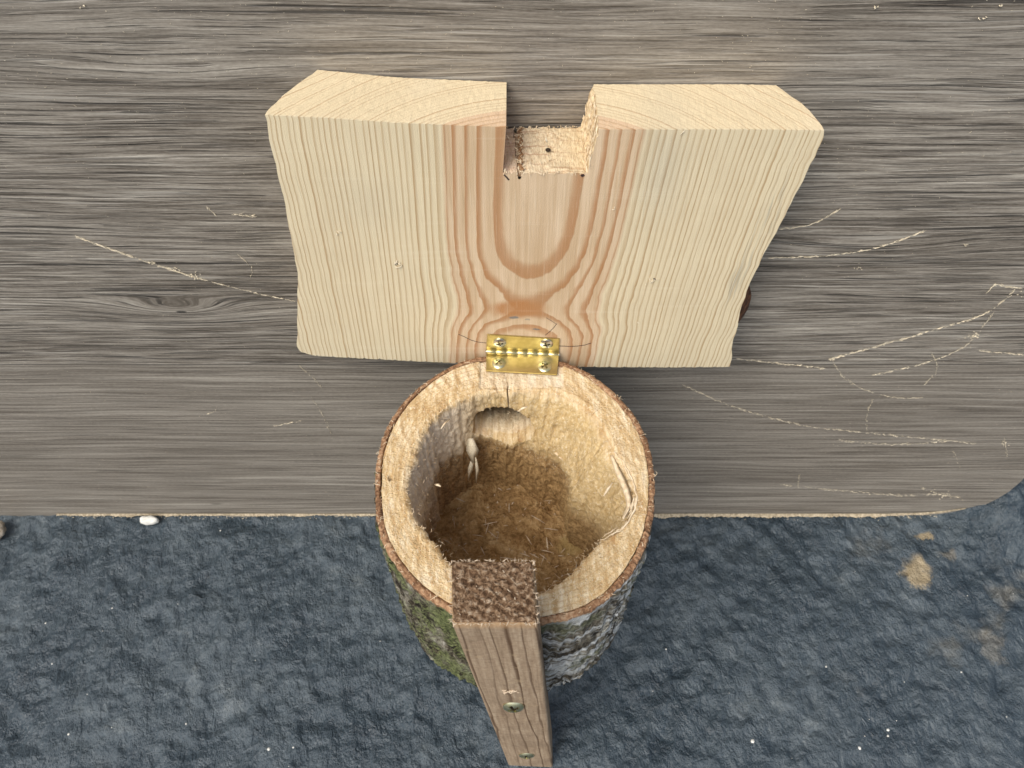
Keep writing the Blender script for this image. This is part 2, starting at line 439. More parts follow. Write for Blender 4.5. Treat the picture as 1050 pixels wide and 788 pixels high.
def mat_plain(name, c1, c2, scale=300, rough=0.8, metal=0.0, spec=0.3, bs=0.3, bd=0.0008):
    g = G(name, rough, spec, metal)
    x, y, z = g.obj(); a = g.noise(x, y, z, scale, 3, 0.6)
    return g.out(g.mix(a.step(0.3, 0.7), c1, c2), None, a, bs, bd)

M = dict(laminate=mat_laminate(), ground=mat_ground(), lid=mat_lid(), torn=mat_torn(), rim=mat_rim(), bark=mat_bark(),
         litter=mat_litter(), batten=mat_batten(), batten_end=mat_batten(True),
         dust=mat_plain('pale_sawdust', (0.62, 0.53, 0.38), (0.80, 0.72, 0.56), 900),
         splint=mat_plain('pale_splinter', (0.60, 0.46, 0.29), (0.80, 0.68, 0.50), 300),
         fleece=mat_plain('grey_splinter', (0.46, 0.36, 0.26), (0.66, 0.54, 0.40), 300),
         brass=mat_plain('brass', (0.50, 0.42, 0.20), (0.62, 0.53, 0.28), 220, 0.34, 1.0, 0.5, 0.10, 0.0006),
         zinc=mat_plain('yellow_zinc', (0.62, 0.60, 0.36), (0.74, 0.72, 0.50), 500, 0.32, 1.0, 0.5, 0.1),
         steel=mat_plain('steel', (0.66, 0.66, 0.66), (0.82, 0.82, 0.82), 500, 0.25, 1.0, 0.5, 0.1),
         dark=mat_plain('dark_hole', (0.020, 0.013, 0.008), (0.04, 0.026, 0.016), 400, 0.9),
         pencil=mat_plain('pencil', (0.035, 0.022, 0.022), (0.10, 0.065, 0.055), 900, 0.6),
         barkbit=mat_plain('bark_strip', (0.045, 0.020, 0.012), (0.17, 0.075, 0.035), 200, 0.85, bs=0.9, bd=0.003),
         bluefilm=mat_plain('pale_chip', (0.62, 0.61, 0.56), (0.78, 0.77, 0.72), 120, 0.6),
         stone=mat_plain('tan_stone', (0.30, 0.25, 0.19), (0.48, 0.42, 0.34), 150, 0.8, bs=0.6, bd=0.003),
         edge=mat_plain('board_core', (0.26, 0.21, 0.14), (0.50, 0.42, 0.30), 400, 0.9, bs=0.8))

# ================================================================== the setting
# ground: one sheet, finely modelled near the camera
def axis(fine_lo, fine_hi, n, far):
    a = list(np.linspace(fine_lo, fine_hi, n))
    st = (fine_hi - fine_lo) / n; lo = []; hi = []; p, q, s = fine_lo, fine_hi, st
    while q < far:
        s *= 1.35; p -= s; q += s; lo.append(p); hi.append(q)
    return lo[::-1] + a + hi
gx = axis(-0.62, 0.62, 460, 14); gy = axis(-0.10, 0.42, 210, 14)
def ground_h(x, y):
    h = 0.0
    if abs(x) < 0.9 and -0.4 < y < 0.7:
        wx = fbm((x * 5, y * 5, 3), 2) * 0.03
        h = fbm((x * 18 + wx * 18, y * 18, 0), 4) * 0.0028
        rdg = 1 - abs(fbm((x * 34 + 4, y * 30 + wx * 30, 9), 4)) * 2.0
        h += rdg * 0.0022 + fbm((x * 120, y * 120, 5), 3) * 0.0012
        e = max(0.0, 1 - max(0, abs(x) - 0.6) / 0.3) * max(0.0, 1 - max(0, abs(y - 0.15) - 0.3) / 0.2)
        h *= e
        # the sheet swells up against the board's cut corner
        b = max(0.0, min(1.0, (x - 0.415) / 0.07)); b = b * b * (3 - 2 * b)
        h *= 1 + 2.0 * b * max(0.0, 1 - abs(y - Y_WALL) / 0.12)
        c = max(0.0, 1 - abs(y - (Y_WALL + 0.01)) / 0.075); c = c * c * (3 - 2 * c)
        h += 0.030 * b * c
        # and sags away from its foot
        h -= 0.003
    return h
V = [(x, y, ground_h(x, y)) for y in gy for x in gx]
nx = len(gx)
Fc = [(j * nx + i, j * nx + i + 1, (j + 1) * nx + i + 1, (j + 1) * nx + i) for j in range(len(gy) - 1) for i in range(nx - 1)]
tag(link('ground', mesh('ground', V, Fc), M['ground'], smooth=True), kind='structure')

# laminate board standing on edge
corner = [on_y(x, y, Y_WALL) for x, y in ((905, 532), (940, 531), (965, 529), (985, 526), (1005, 520), (1020, 513), (1035, 504), (1048, 493), (1062, 476), (1080, 450))]
zb = 0.0
outl = [(-1.3, zb)] + [(x, on_y(525, 532, Y_WALL).z - 0.0012 + 0.0007 * fbm((x * 60, 0, 0), 3)) for x in np.linspace(-0.45, corner[0].x - 0.005, 240)] + [(p.x, p.z - 0.0006) for p in corner]
outl += [(corner[-1].x + 0.012, corner[-1].z + 0.06), (corner[-1].x + 0.05, 0.28), (corner[-1].x + 0.09, 0.62), (-1.3, 0.62)]
TB = 0.012
n = len(outl)
vb = [(x, Y_WALL, z) for x, z in outl] + [(x, Y_WALL + TB, z) for x, z in outl]
fb = [tuple(range(n)), tuple(range(2 * n - 1, n - 1, -1))] + [(i, i + n, (i + 1) % n + n, (i + 1) % n) for i in range(n)]
wall = bpy.data.objects.new('laminate_board', None); COL.objects.link(wall)
tag(wall, 'large grey wood-grain laminate board standing upright behind the log', 'board')
link('panel', mesh('panel', vb, fb), M['laminate'], wall)
# raw chipped bottom edge
ev, ef = [], []
xs = np.linspace(-0.45, corner[3].x, 700)
for i, x in enumerate(xs):
    z0 = 0.0022 + (0 if x < corner[0].x else np.interp(x, [p.x for p in corner], [p.z for p in corner]) - corner[0].z)
    wdt = 0.0006 + 0.0030 * max(0, fbm((x * 30, 2, 0), 4) + .05) + 0.0010 * random.random()
    if x > 0.08: wdt += 0.0010 + 0.0012 * fbm((x * 90, 7, 0), 3)
    wdt *= max(0.15, min(1, (corner[3].x - x) / 0.09))
    ev += [(x, Y_WALL - 0.0006, z0 + 0.0008), (x, Y_WALL - 0.0006 - wdt, z0 - 0.0012 - random.random() * 0.0006), (x, Y_WALL + 0.0004, z0 - 0.005)]
    if i:
        a = (i - 1) * 3; b = i * 3
        ef += [(a, b, b + 1, a + 1), (a + 1, b + 1, b + 2, a + 2), (a + 2, b + 2, b, a)]
link('chipped_edge', mesh('chipped_edge', ev, ef), M['edge'], wall)

# ================================================================== the nest box
box = bpy.data.objects.new('nest_box', None); box.location = (0.015, 0.13, 0); COL.objects.link(box)
tag(box, 'hollow mossy log nest box with pine lid hinged open and wooden batten', 'nest box')
def part(name, me, mat, parent=box, smooth=False):
    o = link(name, me, mat, parent, smooth)
    o.matrix_parent_inverse = parent.matrix_world.inverted() if parent is not box else __import__('mathutils').Matrix.Translation(-Vector(box.location))
    return o

# ---- log: polar surfaces round the log's axis
CX, CY = 0.0015, 0.2265
out_px = [(497, 366), (470, 373), (440, 390), (415, 412), (398, 438), (388, 470), (386, 505), (388, 535), (397, 562), (412, 585), (432, 606), (460, 624), (495, 634), (530, 638),
          (560, 637), (590, 630), (618, 616), (642, 592), (658, 566), (667, 538), (670, 508), (669, 478), (662, 450), (648, 424), (628, 402), (603, 383), (575, 371), (535, 364)]
in_px = [(525, 400), (492, 403), (463, 414), (446, 427), (434, 444), (426, 466), (419, 488), (418, 508), (423, 526), (432, 541), (446, 558), (463, 579), (490, 602), (520, 612), (555, 607),
         (583, 590), (603, 568), (620, 553), (638, 541), (650, 522), (651, 502), (642, 482), (627, 463), (616, 438), (600, 418), (580, 406), (553, 401)]
NT = 512
def polar(pts):
    P = smooth_loop([on_z(x, y, Z_RIM) for x, y in pts], 0)
    a = np.array([math.atan2(p.y - CY, p.x - CX) for p in P]); r = np.array([math.hypot(p.x - CX, p.y - CY) for p in P])
    o = np.argsort(a); a, r = a[o], r[o]
    a = np.concatenate((a - 2 * math.pi, a, a + 2 * math.pi)); r = np.concatenate((r, r, r))
    th = np.linspace(-math.pi, math.pi, NT, endpoint=False)
    return th, np.interp(th, a, r)
TH, RO = polar(out_px); _, RI = polar(in_px)
RI = np.array([q + 0.0011 * fbm((math.cos(t) * 16, math.sin(t) * 16, 3), 4) + 0.0016 * max(0.0, fbm((math.cos(t) * 55, math.sin(t) * 55, 8), 3) - .12) for q, t in zip(RI, TH)])
BT = 0.0031            # bark thickness
def in_recess(x, y): return abs(x - 0.006) < 0.0265 and y > 0.288
# wood: outer flank, rim, cavity wall down to below the litter
def rough(x, y, z, s, a): return fbm((x * s, y * s, z * s), 4) * a
rings_v = []; rest = []
DEPTH = Z_RIM - Z_BASE
def add_ring(fr, fz, amp=0.0, s=60):
    for i in range(NT):
        r = fr(i); z = fz(i, r); t = TH[i]
        x, y = CX + math.cos(t) * r, CY + math.sin(t) * r
        if amp:
            dr = rough(x, y, z, s, amp); x += math.cos(t) * dr; y += math.sin(t) * dr
        rings_v.append((x, y, z)); rest.append((t, r, Z_RIM - z))
def rimz(i, r):
    t = TH[i]; x, y = CX + math.cos(t) * r, CY + math.sin(t) * r
    z = Z_RIM + fbm((x * 25, y * 25, 1), 2) * 0.0012 + fbm((x * 170, y * 170, 0), 3) * 0.00045
    if in_recess(x, y): z -= 0.0016
    # shallow drilled nail holes
    for (px, py) in ((400, 490), (645, 490)):
        p = on_z(px, py, Z_RIM)
        if (x - p.x) ** 2 + (y - p.y) ** 2 < 0.0014 ** 2: z -= 0.006
    return z
RW = [RO[i] - BT + 0.0004 * fbm((math.cos(TH[i]) * 9, math.sin(TH[i]) * 9, 4), 3) for i in range(NT)]
add_ring(lambda i: RW[i] - 0.001, lambda i, r: Z_BASE + 0.001)
add_ring(lambda i: RW[i] - 0.0005, lambda i, r: Z_RIM - 0.004)
NR = 44
for k in range(NR + 1):
    f = k / NR
    add_ring(lambda i: RW[i] * (1 - f) + RI[i] * f, lambda i, r: rimz(i, r) - (0.0018 * max(0, (f - 0.8) / 0.2) ** 2))
NW = 70
for k in range(1, NW + 1):
    f = k / NW; dz = 0.0025 + f * (DEPTH - 0.010)
    def fr(i):
        t = TH[i]; c, s = math.cos(t), math.sin(t)
        # the chiselled mouth leans in over the first 25 mm, then drops to the bored wall
        lean = 0.002 + 0.017 * max(0.0, math.cos(t - 0.45)) ** 1.5 + 0.003 * fbm((c * 3, s * 3, 2), 2)
        back = max(0, s)
        r = RI[i] - lean * min(1, dz / 0.045) ** 0.8
        r += 0.0016 * fbm((c * 14, s * 14, dz * 70), 3)
        return max(0.03, r)
    add_ring(fr, lambda i, r: Z_RIM - dz - 0.0006, 0.0009, 240)
nr = len(rings_v) // NT
faces = []
for k in range(nr - 1):
    for i in range(NT):
        j = (i + 1) % NT
        faces.append((k * NT + i, k * NT + j, (k + 1) * NT + j, (k + 1) * NT + i))
cb = len(rings_v)
rings_v.append((CX, CY, Z_BASE + 0.006)); rest.append((0, 0, DEPTH))
rings_v.append((CX, CY, Z_BASE + 0.001)); rest.append((0, 0, DEPTH))
for i in range(NT):
    j = (i + 1) % NT
    faces.append(((nr - 1) * NT + i, (nr - 1) * NT + j, cb)); faces.append((j, i, cb + 1))
wood_me = mesh('log_wood', rings_v, faces)
set_rest(wood_me, rest)

# bark: ridged outer skin
bv, br_, bf = [], [], []
NB = 110
def bark_ring(fr, fz):
    for i in range(NT):
        t = TH[i]; r = fr(i, t); z = fz(i)
        bv.append((CX + math.cos(t) * r, CY + math.sin(t) * r, z)); br_.append((t * 0.085, 0, Z_RIM - z))
def bark_amp(t, dz):
    c, s = math.cos(t), math.sin(t)
    rid = 1 - 2.2 * abs(fbm((c * 7.0 + dz * 6, s * 7.0, dz * 9), 4))
    fine = fbm((c * 26, s * 26, dz * 120), 4)
    return 0.0017 * rid + 0.0013 * fine
lean_c = lambda dz: 1.0 - 0.02 * (dz / DEPTH)
HX, HZ, HR = -0.0065, Z_RIM - 0.0335, 0.0178
bark_ring(lambda i, t: RW[i] + 0.0001, lambda i: Z_RIM - 0.010)
bark_ring(lambda i, t: RW[i] + (0.0011 if math.cos(t - 2.35) > 0.55 else 0.0002), lambda i: Z_RIM - 0.0009)
for q in (0.25, 0.5, 0.75):
    bark_ring(lambda i, t: RW[i] + 0.0008 + (BT - 0.0016) * q + 0.0003 * fbm((math.cos(t) * 40, math.sin(t) * 40, q * 9), 3), lambda i: Z_RIM - 0.0004 + 0.0008 * fbm((math.cos(TH[i]) * 30, math.sin(TH[i]) * 30, q * 4), 4))
for k in range(NB + 1):
    dz = 0.0008 + (DEPTH - 0.0005) * (k / NB) ** 1.05
    bark_ring(lambda i, t: (RO[i] + 0.0006) * lean_c(dz) + bark_amp(t, dz) * min(1, 0.08 + dz / 0.012) + (0 if dz > 0.004 else 0.0005 * fbm((math.cos(t) * 60, math.sin(t) * 60, 7), 3)), lambda i: Z_RIM - dz)
bark_ring(lambda i, t: RW[i] - 0.004, lambda i: Z_BASE)
nb = len(bv) // NT
for k in range(nb - 1):
    for i in range(NT):
        j = (i + 1) % NT
        bf.append((k * NT + i, (k + 1) * NT + i, (k + 1) * NT + j, k * NT + j))
bf = [f for f in bf if not (bv[f[0]][1] > CY and math.hypot(bv[f[0]][0] - HX, bv[f[0]][2] - HZ) < HR)]
bark_me = mesh('bark', bv, bf); set_rest(bark_me, br_)

# cutters: entrance hole through the back wall, and the drying crack in the rim
HX, HZ, HR = -0.0065, Z_RIM - 0.0335, 0.0178
def cylinder_y(name, cx, cz, r, y0, y1, n=64):
    vs = []; fs = []
    for y in (y0, y1):
        for k in range(n):
            a = 2 * math.pi * k / n; rr = r * (1 + 0.03 * math.sin(5 * a + 1) + 0.10 * fbm((math.cos(a) * 3, math.sin(a) * 3, 1), 4))
            vs.append((cx + 1.16 * rr * math.cos(a), y, cz + rr * math.sin(a)))
    fs = [(k, (k + 1) % n, (k + 1) % n + n, k + n) for k in range(n)] + [tuple(range(n - 1, -1, -1)), tuple(range(n, 2 * n))]
    return link(name, mesh(name, vs, fs))
def blade(name, pts, z0, z1):
    """pts: list of (x, y, halfwidth); vertical jagged prism"""
    n = len(pts); vs = []
    for z, ww in ((z0, 0.35), (z1, 1.0)):
        vs += [(x - h_ * ww, y, z) for x, y, h_ in pts] + [(x + h_ * ww, y, z) for x, y, h_ in pts]
    fs = []
    for i in range(n - 1):
        fs += [(2 * n + i, 3 * n + i, 3 * n + i + 1, 2 * n + i + 1), (i, i + 1, n + i + 1, n + i), (i, 2 * n + i, 2 * n + i + 1, i + 1), (n + i, n + i + 1, 3 * n + i + 1, 3 * n + i)]
    fs += [(0, n, 3 * n, 2 * n), (n - 1, 3 * n - 1 - n + n * 0 + 0, 3 * n - 1, 2 * n - 1)] if False else [(0, n, 3 * n, 2 * n), (n - 1, 3 * n - 1, 4 * n - 1, 2 * n - 1)]
    return link(name, mesh(name, vs, fs))
def cut(me, cutters):
    o = bpy.data.objects.new('tmp', me); COL.objects.link(o)
    for c in cutters:
        bmx = bmesh.new(); bmx.from_mesh(c.data); bmesh.ops.recalc_face_normals(bmx, faces=bmx.faces); bmx.to_mesh(c.data); bmx.free()
        m = o.modifiers.new('b', 'BOOLEAN'); m.operation = 'DIFFERENCE'; m.object = c; m.solver = 'EXACT'
    dg = bpy.context.evaluated_depsgraph_get()
    res = bpy.data.meshes.new_from_object(o.evaluated_get(dg))
    bpy.data.objects.remove(o)
    for c in cutters: bpy.data.objects.remove(c)
    return res
for me in (wood_me, bark_me):
    bmx = bmesh.new(); bmx.from_mesh(me); bmesh.ops.recalc_face_normals(bmx, faces=bmx.faces); bmx.to_mesh(me); bmx.free()
ck = [on_z(x, y, Z_RIM) for x, y in ((519, 386), (521, 393), (520, 399), (522, 406), (521, 414), (523, 424))]
ckw = [0.0001, 0.0005, 0.0007, 0.0009, 0.0009, 0.0008]
ckp = []
for i, p in enumerate(ck):
    ckp.append((p.x, p.y, ckw[i] * 0.75))
bl_pts = [(x, y, h_) for x, y, h_ in ckp]
try:
    wood_cut = cut(wood_me, [cylinder_y('cutter', HX, HZ, HR, 0.26, 0.34, 96), blade('crack_cutter', bl_pts[::-1], Z_RIM - 0.030, Z_RIM + 0.004)])
    if len(wood_cut.polygons) > 10000: wood_me = wood_cut
    print('cut', len(wood_me.polygons), len(bark_me.polygons))
except Exception as ex:
    print('boolean failed', ex)
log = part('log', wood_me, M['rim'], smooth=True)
bark = part('bark', bark_me, M['bark'], log, smooth=True)

# litter on the cavity floor
lv, lf, NL = [], [], 60
ZF = Z_BASE + 0.014
for k in range(NL + 1):
    for i in range(180):
        t = 2 * math.pi * i / 180 - math.pi; r = (k / NL) * (np.interp(t, TH, RI) + 0.004)
        x, y = CX + r * math.cos(t), CY + r * math.sin(t)
        z = ZF + 0.005 * (k / NL) ** 3 + fbm((x * 45, y * 45, 0), 4) * 0.004 + fbm((x * 260, y * 260, 3), 3) * 0.0014
        lv.append((x, y, z))
        if k: 
            j = (i + 1) % 180
            lf.append(((k - 1) * 180 + i, k * 180 + i, k * 180 + j, (k - 1) * 180 + j))
part('litter', mesh('litter', lv, lf), M['litter'], log, smooth=True)

# ---- slivers and fibres
def sliver_mesh(specs, twist=0.5):
    """each spec: (list of points, width, thickness): a thin lens-shaped shaving"""
    vs, fs = [], []
    for pts, wd, th in specs:
        P = [Vector(p) for p in pts]; m = len(P); b0 = len(vs)
        for i, p in enumerate(P):
            d = (P[min(i + 1, m - 1)] - P[max(i - 1, 0)])
            if d.length < 1e-9: d = Vector((1, 0, 0))
            d.normalize()
            up = Vector((0, 0, 1)) if abs(d.z) < 0.8 else Vector((0, 1, 0))
            sd_ = d.cross(up).normalized(); nn = sd_.cross(d)
            f = i / (m - 1); ww = wd * (0.25 + 0.75 * math.sin(math.pi * min(1, f * 0.9 + 0.08)))
            vs += [p + sd_ * ww * .5, p + nn * th * .5, p - sd_ * ww * .5, p - nn * th * .5]
        for i in range(m - 1):
            for q in range(4):
                a = b0 + i * 4 + q; b = b0 + i * 4 + (q + 1) % 4
                fs.append((a, b, b + 4, a + 4))
        fs += [(b0 + 3, b0 + 2, b0 + 1, b0), (b0 + 4 * m - 4, b0 + 4 * m - 3, b0 + 4 * m - 2, b0 + 4 * m - 1)]
    return vs, fs
def cavp(px, py, inset=0.0):
    """point on the back wall of the cavity seen at a photo position"""
    return on_y(px, py, 0.283 - inset)
specs = [([cavp(482, 443), cavp(484, 455, .004), cavp(485, 468, .006)], 0.0086, 0.0014),
         ([cavp(484, 463, .005), cavp(482, 474, .007), cavp(480, 486, .008)], 0.0036, 0.0009),
         ([cavp(487, 462, .005), cavp(489, 475, .007), cavp(488, 488, .009)], 0.0026, 0.0008)]
vs, fs = sliver_mesh(specs); part('hanging_splinter', mesh('hanging_splinter', [v + Vector((0.0005, -0.006, 0.001)) for v in vs], fs), M['dust'], log, True)
# long peeled sliver along the right of the mouth
zs = Z_RIM + 0.0005
sp1 = smooth_loop([on_z(x, y, zs) for x, y in ((629, 464), (641, 478), (649, 494), (653, 511), (650, 526), (640, 539), (625, 549), (616, 553))], 0, False)
sp1 = [p + Vector((fbm(p * 300, 2), fbm(p * 280 + Vector((9, 0, 0)), 2), 0)) * .0012 for p in sp1]
specs = [(sp1[::3], 0.0013, 0.0009)]
for q_ in range(9):
    a_ = random.randrange(0, len(sp1) - 24); off = Vector((random.gauss(-.0012, .0014), random.gauss(0, .0008), -random.random() * .0012))
    specs.append(([p + off for p in sp1[a_:a_ + random.randrange(12, 24):3]], random.uniform(.0005, .0013), .0006))
sp2 = smooth_loop([on_z(x, y, zs - .002) for x, y in ((627, 467), (634, 484), (642, 502), (645, 518), (639, 532))], 0, False)
specs.append((sp2[::4], 0.0042, 0.0009))
vs, fs = sliver_mesh(specs); part('peeled_sliver', mesh('peeled_sliver', vs, fs), M['splint'], log, True)
specs = []
for (x0, y0, x1, y1, wd) in ((619, 509, 628, 495, .0018), (560, 449, 569, 460, .002), (566, 462, 577, 472, .0022), (446, 497, 452, 499, .0022), (531, 422, 541, 417, .0020), (420, 468, 425, 455, .002), (415, 477, 420, 468, .002), (461, 430, 452, 440, .0015)):
    a = on_z(x0, y0, Z_RIM - 0.006); b = on_z(x1, y1, Z_RIM - 0.003)
    if (x0, y0) in ((560, 449), (566, 462)):
        a = on_z(x0, y0, Z_RIM - 0.045); b = on_z(x1, y1, Z_RIM - 0.045); 
    mm = (a + b) / 2 + Vector((0, 0, 0.001))
    specs.append(([a, mm, b], wd, 0.0008))
for sp_ in specs:
    vs, fs = sliver_mesh([sp_]); part('splinter', mesh('splinter', vs, fs), M['splint'], log, True)
# many short fibres on the rim, the mouth and the sawn bark
specs = []
for _ in range(900):
    i = random.randrange(NT); t = TH[i]
    u = random.random()
    if u < 0.30: r = RW[i] + random.uniform(-0.001, BT + 0.001); z = Z_RIM - random.uniform(-0.0006, 0.001)
    elif u < 0.62: r = RI[i] * random.uniform(.985, 1.01); z = Z_RIM - random.uniform(0, 0.004)
    elif u < 0.74: r = RI[i] + (RW[i] - RI[i]) * random.random(); z = rimz(i, r) + 0.0002
    else: 
        dz = random.uniform(0.004, 0.035); r = RI[i] - 0.010 * min(1, dz / 0.028) ** 0.7 * (1 - .75 * max(0, math.sin(t))) ; z = Z_RIM - dz
    p = Vector((CX + math.cos(t) * r, CY + math.sin(t) * r, z))
    d = Vector((random.gauss(0, 1), random.gauss(0, 1), random.gauss(0, 0.35))).normalized() * random.uniform(0.0004, 0.0016) * (1.6 if random.random() < .07 else 1)
    if abs(p.x - .008) < .03 and p.y > .285: continue
    q1 = Vector((random.gauss(0, 1), random.gauss(0, 1), 0)) * d.length * .35
    specs.append(([p - d, p - d * .3 + q1, p + d * .4 + q1 * .8 + Vector((0, 0, .0003)), p + d], random.uniform(.00015, .0004), 0.0002))
vs, fs = sliver_mesh(specs); tag(part('wood_fibre', mesh('wood_fibre', vs, fs), M['splint'], log), kind='stuff')
# litter crumbs and straws on the cavity floor
specs = []
for _ in range(170):
    t = random.uniform(-math.pi, math.pi); r = math.sqrt(random.random()) * 0.060
    p = Vector((CX + r * math.cos(t), CY + r * math.sin(t), ZF + 0.003 + random.uniform(-.001, .002)))
    L_ = random.choice((.0008, .001, .0012, .002, .0045)) * random.uniform(.7, 1.3); a = random.uniform(0, 6.3)
    d = Vector((math.cos(a), math.sin(a), random.uniform(-.2, .2))) * L_
    specs.append(([p - d, p + Vector((0, 0, .0004)), p + d], random.uniform(.0003, .0010), 0.0003))
vs, fs = sliver_mesh(specs); tag(part('litter_crumb', mesh('litter_crumb', vs, fs), M['fleece'], log), kind='stuff')
# loose bark flakes on the outside of the log
specs = []
for _ in range(420):
    i = random.randrange(NT); t = TH[i]
    if math.sin(t) > 0.3: continue
    dz = random.uniform(0.006, DEPTH - 0.004); r = RO[i] * lean_c(dz) + random.uniform(0.0008, .0022)
    p = Vector((CX + math.cos(t) * r, CY + math.sin(t) * r, Z_RIM - dz))
    tan = Vector((-math.sin(t), math.cos(t), 0)); d = (Vector((0, 0, 1)) * random.uniform(.3, 1) + tan * random.uniform(-.7, .7)).normalized() * random.uniform(.0015, .005)
    d += Vector((math.cos(t), math.sin(t), 0)) * random.uniform(-.001, .0015)
    specs.append(([p - d, p, p + d], random.uniform(.0008, .0028), 0.0006))
vs, fs = sliver_mesh(specs); fl = part('bark_flake', mesh('bark_flake', vs, fs), M['bark'], log)
set_rest(fl.data, [(math.atan2(v[1] - CY, v[0] - CX) * .085, 0, Z_RIM - v[2]) for v in vs]); tag(fl, kind='stuff')

# ---- lid: a plank with natural edges, notch at the top, standing open behind the log
Lz_top = on_y(525, 128, Y_LID).z
top_px = [(271, 118), (330, 121), (400, 126), (470, 129), (519, 131), (614, 133), (700, 133), (780, 133), (845, 134)]
bot_px = [(305, 361), (320, 365), (345, 366.5), (430, 371), (500, 374), (600, 376.5), (680, 377), (749, 376.5)]
left_px = [(271, 118), (274, 130), (278, 150), (285, 178), (291, 205), (298, 240), (303, 270), (306, 292), (304.5, 320), (305, 345), (305, 356), (308, 361)]
right_px = [(845, 134), (844, 142), (832, 168), (815, 202), (795, 240), (775, 276), (766, 298), (758, 325), (753, 345), (750, 366), (748, 376)]
def curve(pxs, a='z'):
    P = [on_y(x, y, Y_LID) for x, y in pxs]
    return P
TL, BL = curve(top_px), curve(bot_px); LL, RL = curve(left_px), curve(right_px)
tx, tz = [p.x for p in TL], [p.z for p in TL]; bx_, bz_ = [p.x for p in BL], [p.z for p in BL]
lz, lx = [p.z for p in LL][::-1], [p.x for p in LL][::-1]; rz, rx = [p.z for p in RL][::-1], [p.x for p in RL][::-1]
n0 = on_y(515.5, 178, Y_LID); n1 = on_y(603, 178, Y_LID); n2 = on_y(519, 131, Y_LID); n3 = on_y(615, 133, Y_LID)
ZN = n0.z
us = np.concatenate((np.linspace(0, 1, 260),))
# column parameters: [0..uL] left of the notch, notch, right
uN0, uN1 = (n0.x - lx[-1]) / (rx[-1] - lx[-1]), (n1.x - lx[-1]) / (rx[-1] - lx[-1])
cols = np.concatenate((np.linspace(0, uN0, 130), np.linspace(uN0, uN1, 50)[1:], np.linspace(uN1, 1, 131)[1:]))
iN0, iN1 = 129, 129 + 49
rows_v = np.concatenate((np.linspace(0, 1, 78), np.linspace(1, 1.25, 22)[1:]))   # v: 0 bottom .. 1 notch floor .. 1.25 top
jN = 77; NC, NRW, ND = len(cols), len(rows_v), 12
X0, X1 = lx[-1], rx[-1]
def lid_pt(i, j, k):
    v = rows_v[j]; d = k / ND
    u = cols[i]
    xt = X0 + (X1 - X0) * u                                     # nominal x on the top edge
    ztop = np.interp(xt, tx, tz); 
    # rough row height at this column
    zrow_b = 0; 
    if v <= 1: 
        xb = bx_[0] + (bx_[-1] - bx_[0]) * u
        z = np.interp(xb, bx_, bz_) * (1 - v) + ZN * v
        if j == 0: z += 0.0005 * (random.random() - .5) + 0.0008 * (1 if (i * 7919) % 11 == 0 else 0)
    else: z = ZN + (ztop - ZN) * (v - 1) / 0.25
    xl = np.interp(z, lz, lx); xr = np.interp(z, rz, rx)
    # columns straight down around the notch, following the natural edges outside
    x = xl + (xr - xl) * u
    xn = X0 + (X1 - X0) * u
    if iN0 <= i <= iN1 and v >= 1:
        f = (v - 1) / .25
        x = xn + (((n2.x - n0.x) * f) if i < (iN0 + iN1) / 2 else ((n3.x - n1.x) * f))
    elif v >= 1:
        f = (v - 1) / .25
        if i < iN0: x = xl + (n0.x + (n2.x - n0.x) * f - xl) * (u / uN0)
        else: x = n1.x + (n3.x - n1.x) * f + (xr - n1.x - (n3.x - n1.x) * f) * ((u - uN1) / (1 - uN1))
    else:
        # blend to straight columns near the notch
        c = v ** 1.0
        xs_ = xl + (n0.x - xl) * (u / uN0) if i <= iN0 else (n0.x + (n1.x - n0.x) * (u - uN0) / (uN1 - uN0) if i <= iN1 else n1.x + (xr - n1.x) * (u - uN1) / (1 - uN1))
        x = x * (1 - c) + xs_ * c
    rest = (x, d * T_LID, z)
    # wane: the back is narrower than the front, following the round of the tree
    insL = 0.0185 * (d ** 1.25) + 0.0008 * fbm((0, d * 3, z * 60), 3); insR = 0.0150 * (d ** 1.7) + 0.0008 * fbm((5, d * 3, z * 60), 3)
    e0 = max(0, 1 - (x - xl) / 0.06); e1 = max(0, 1 - (xr - x) / 0.06)
    x += insL * e0 ** 1.5 - insR * e1 ** 1.5
    # slight tooling roughness on saw faces
    if j == NRW - 1: z += 0.00025 * fbm((x * 400, d * 10, 0), 2)
    if j == jN and iN0 <= i <= iN1: z += 0.0011 * fbm((x * 260, d * 5, 0), 3) - 0.0006 * (abs(x - 0.004 + d * .002) < .0009) * 6
    if i == iN1 and v > 1: x -= 0.0016 * round(2.5 * max(0, d * .7 + (1.25 - v) * 2.2 - .55 + .6 * fbm((d * 7, z * 60, 8), 3))) * .5 + 0.0006 * random.random()
    y = Y_LID + d * T_LID
    return (x, y, z), rest
inside = np.zeros((NC - 1, NRW - 1), bool); inside[:] = True
inside[iN0:iN1, jN:] = False
vid = {}; vv = []; rr = []; ff = []; fm = []
def gv(i, j, k):
    key = (i, j, k)
    if key not in vid:
        p, r_ = lid_pt(i, j, k); vid[key] = len(vv); vv.append(p); rr.append(r_)
    return vid[key]
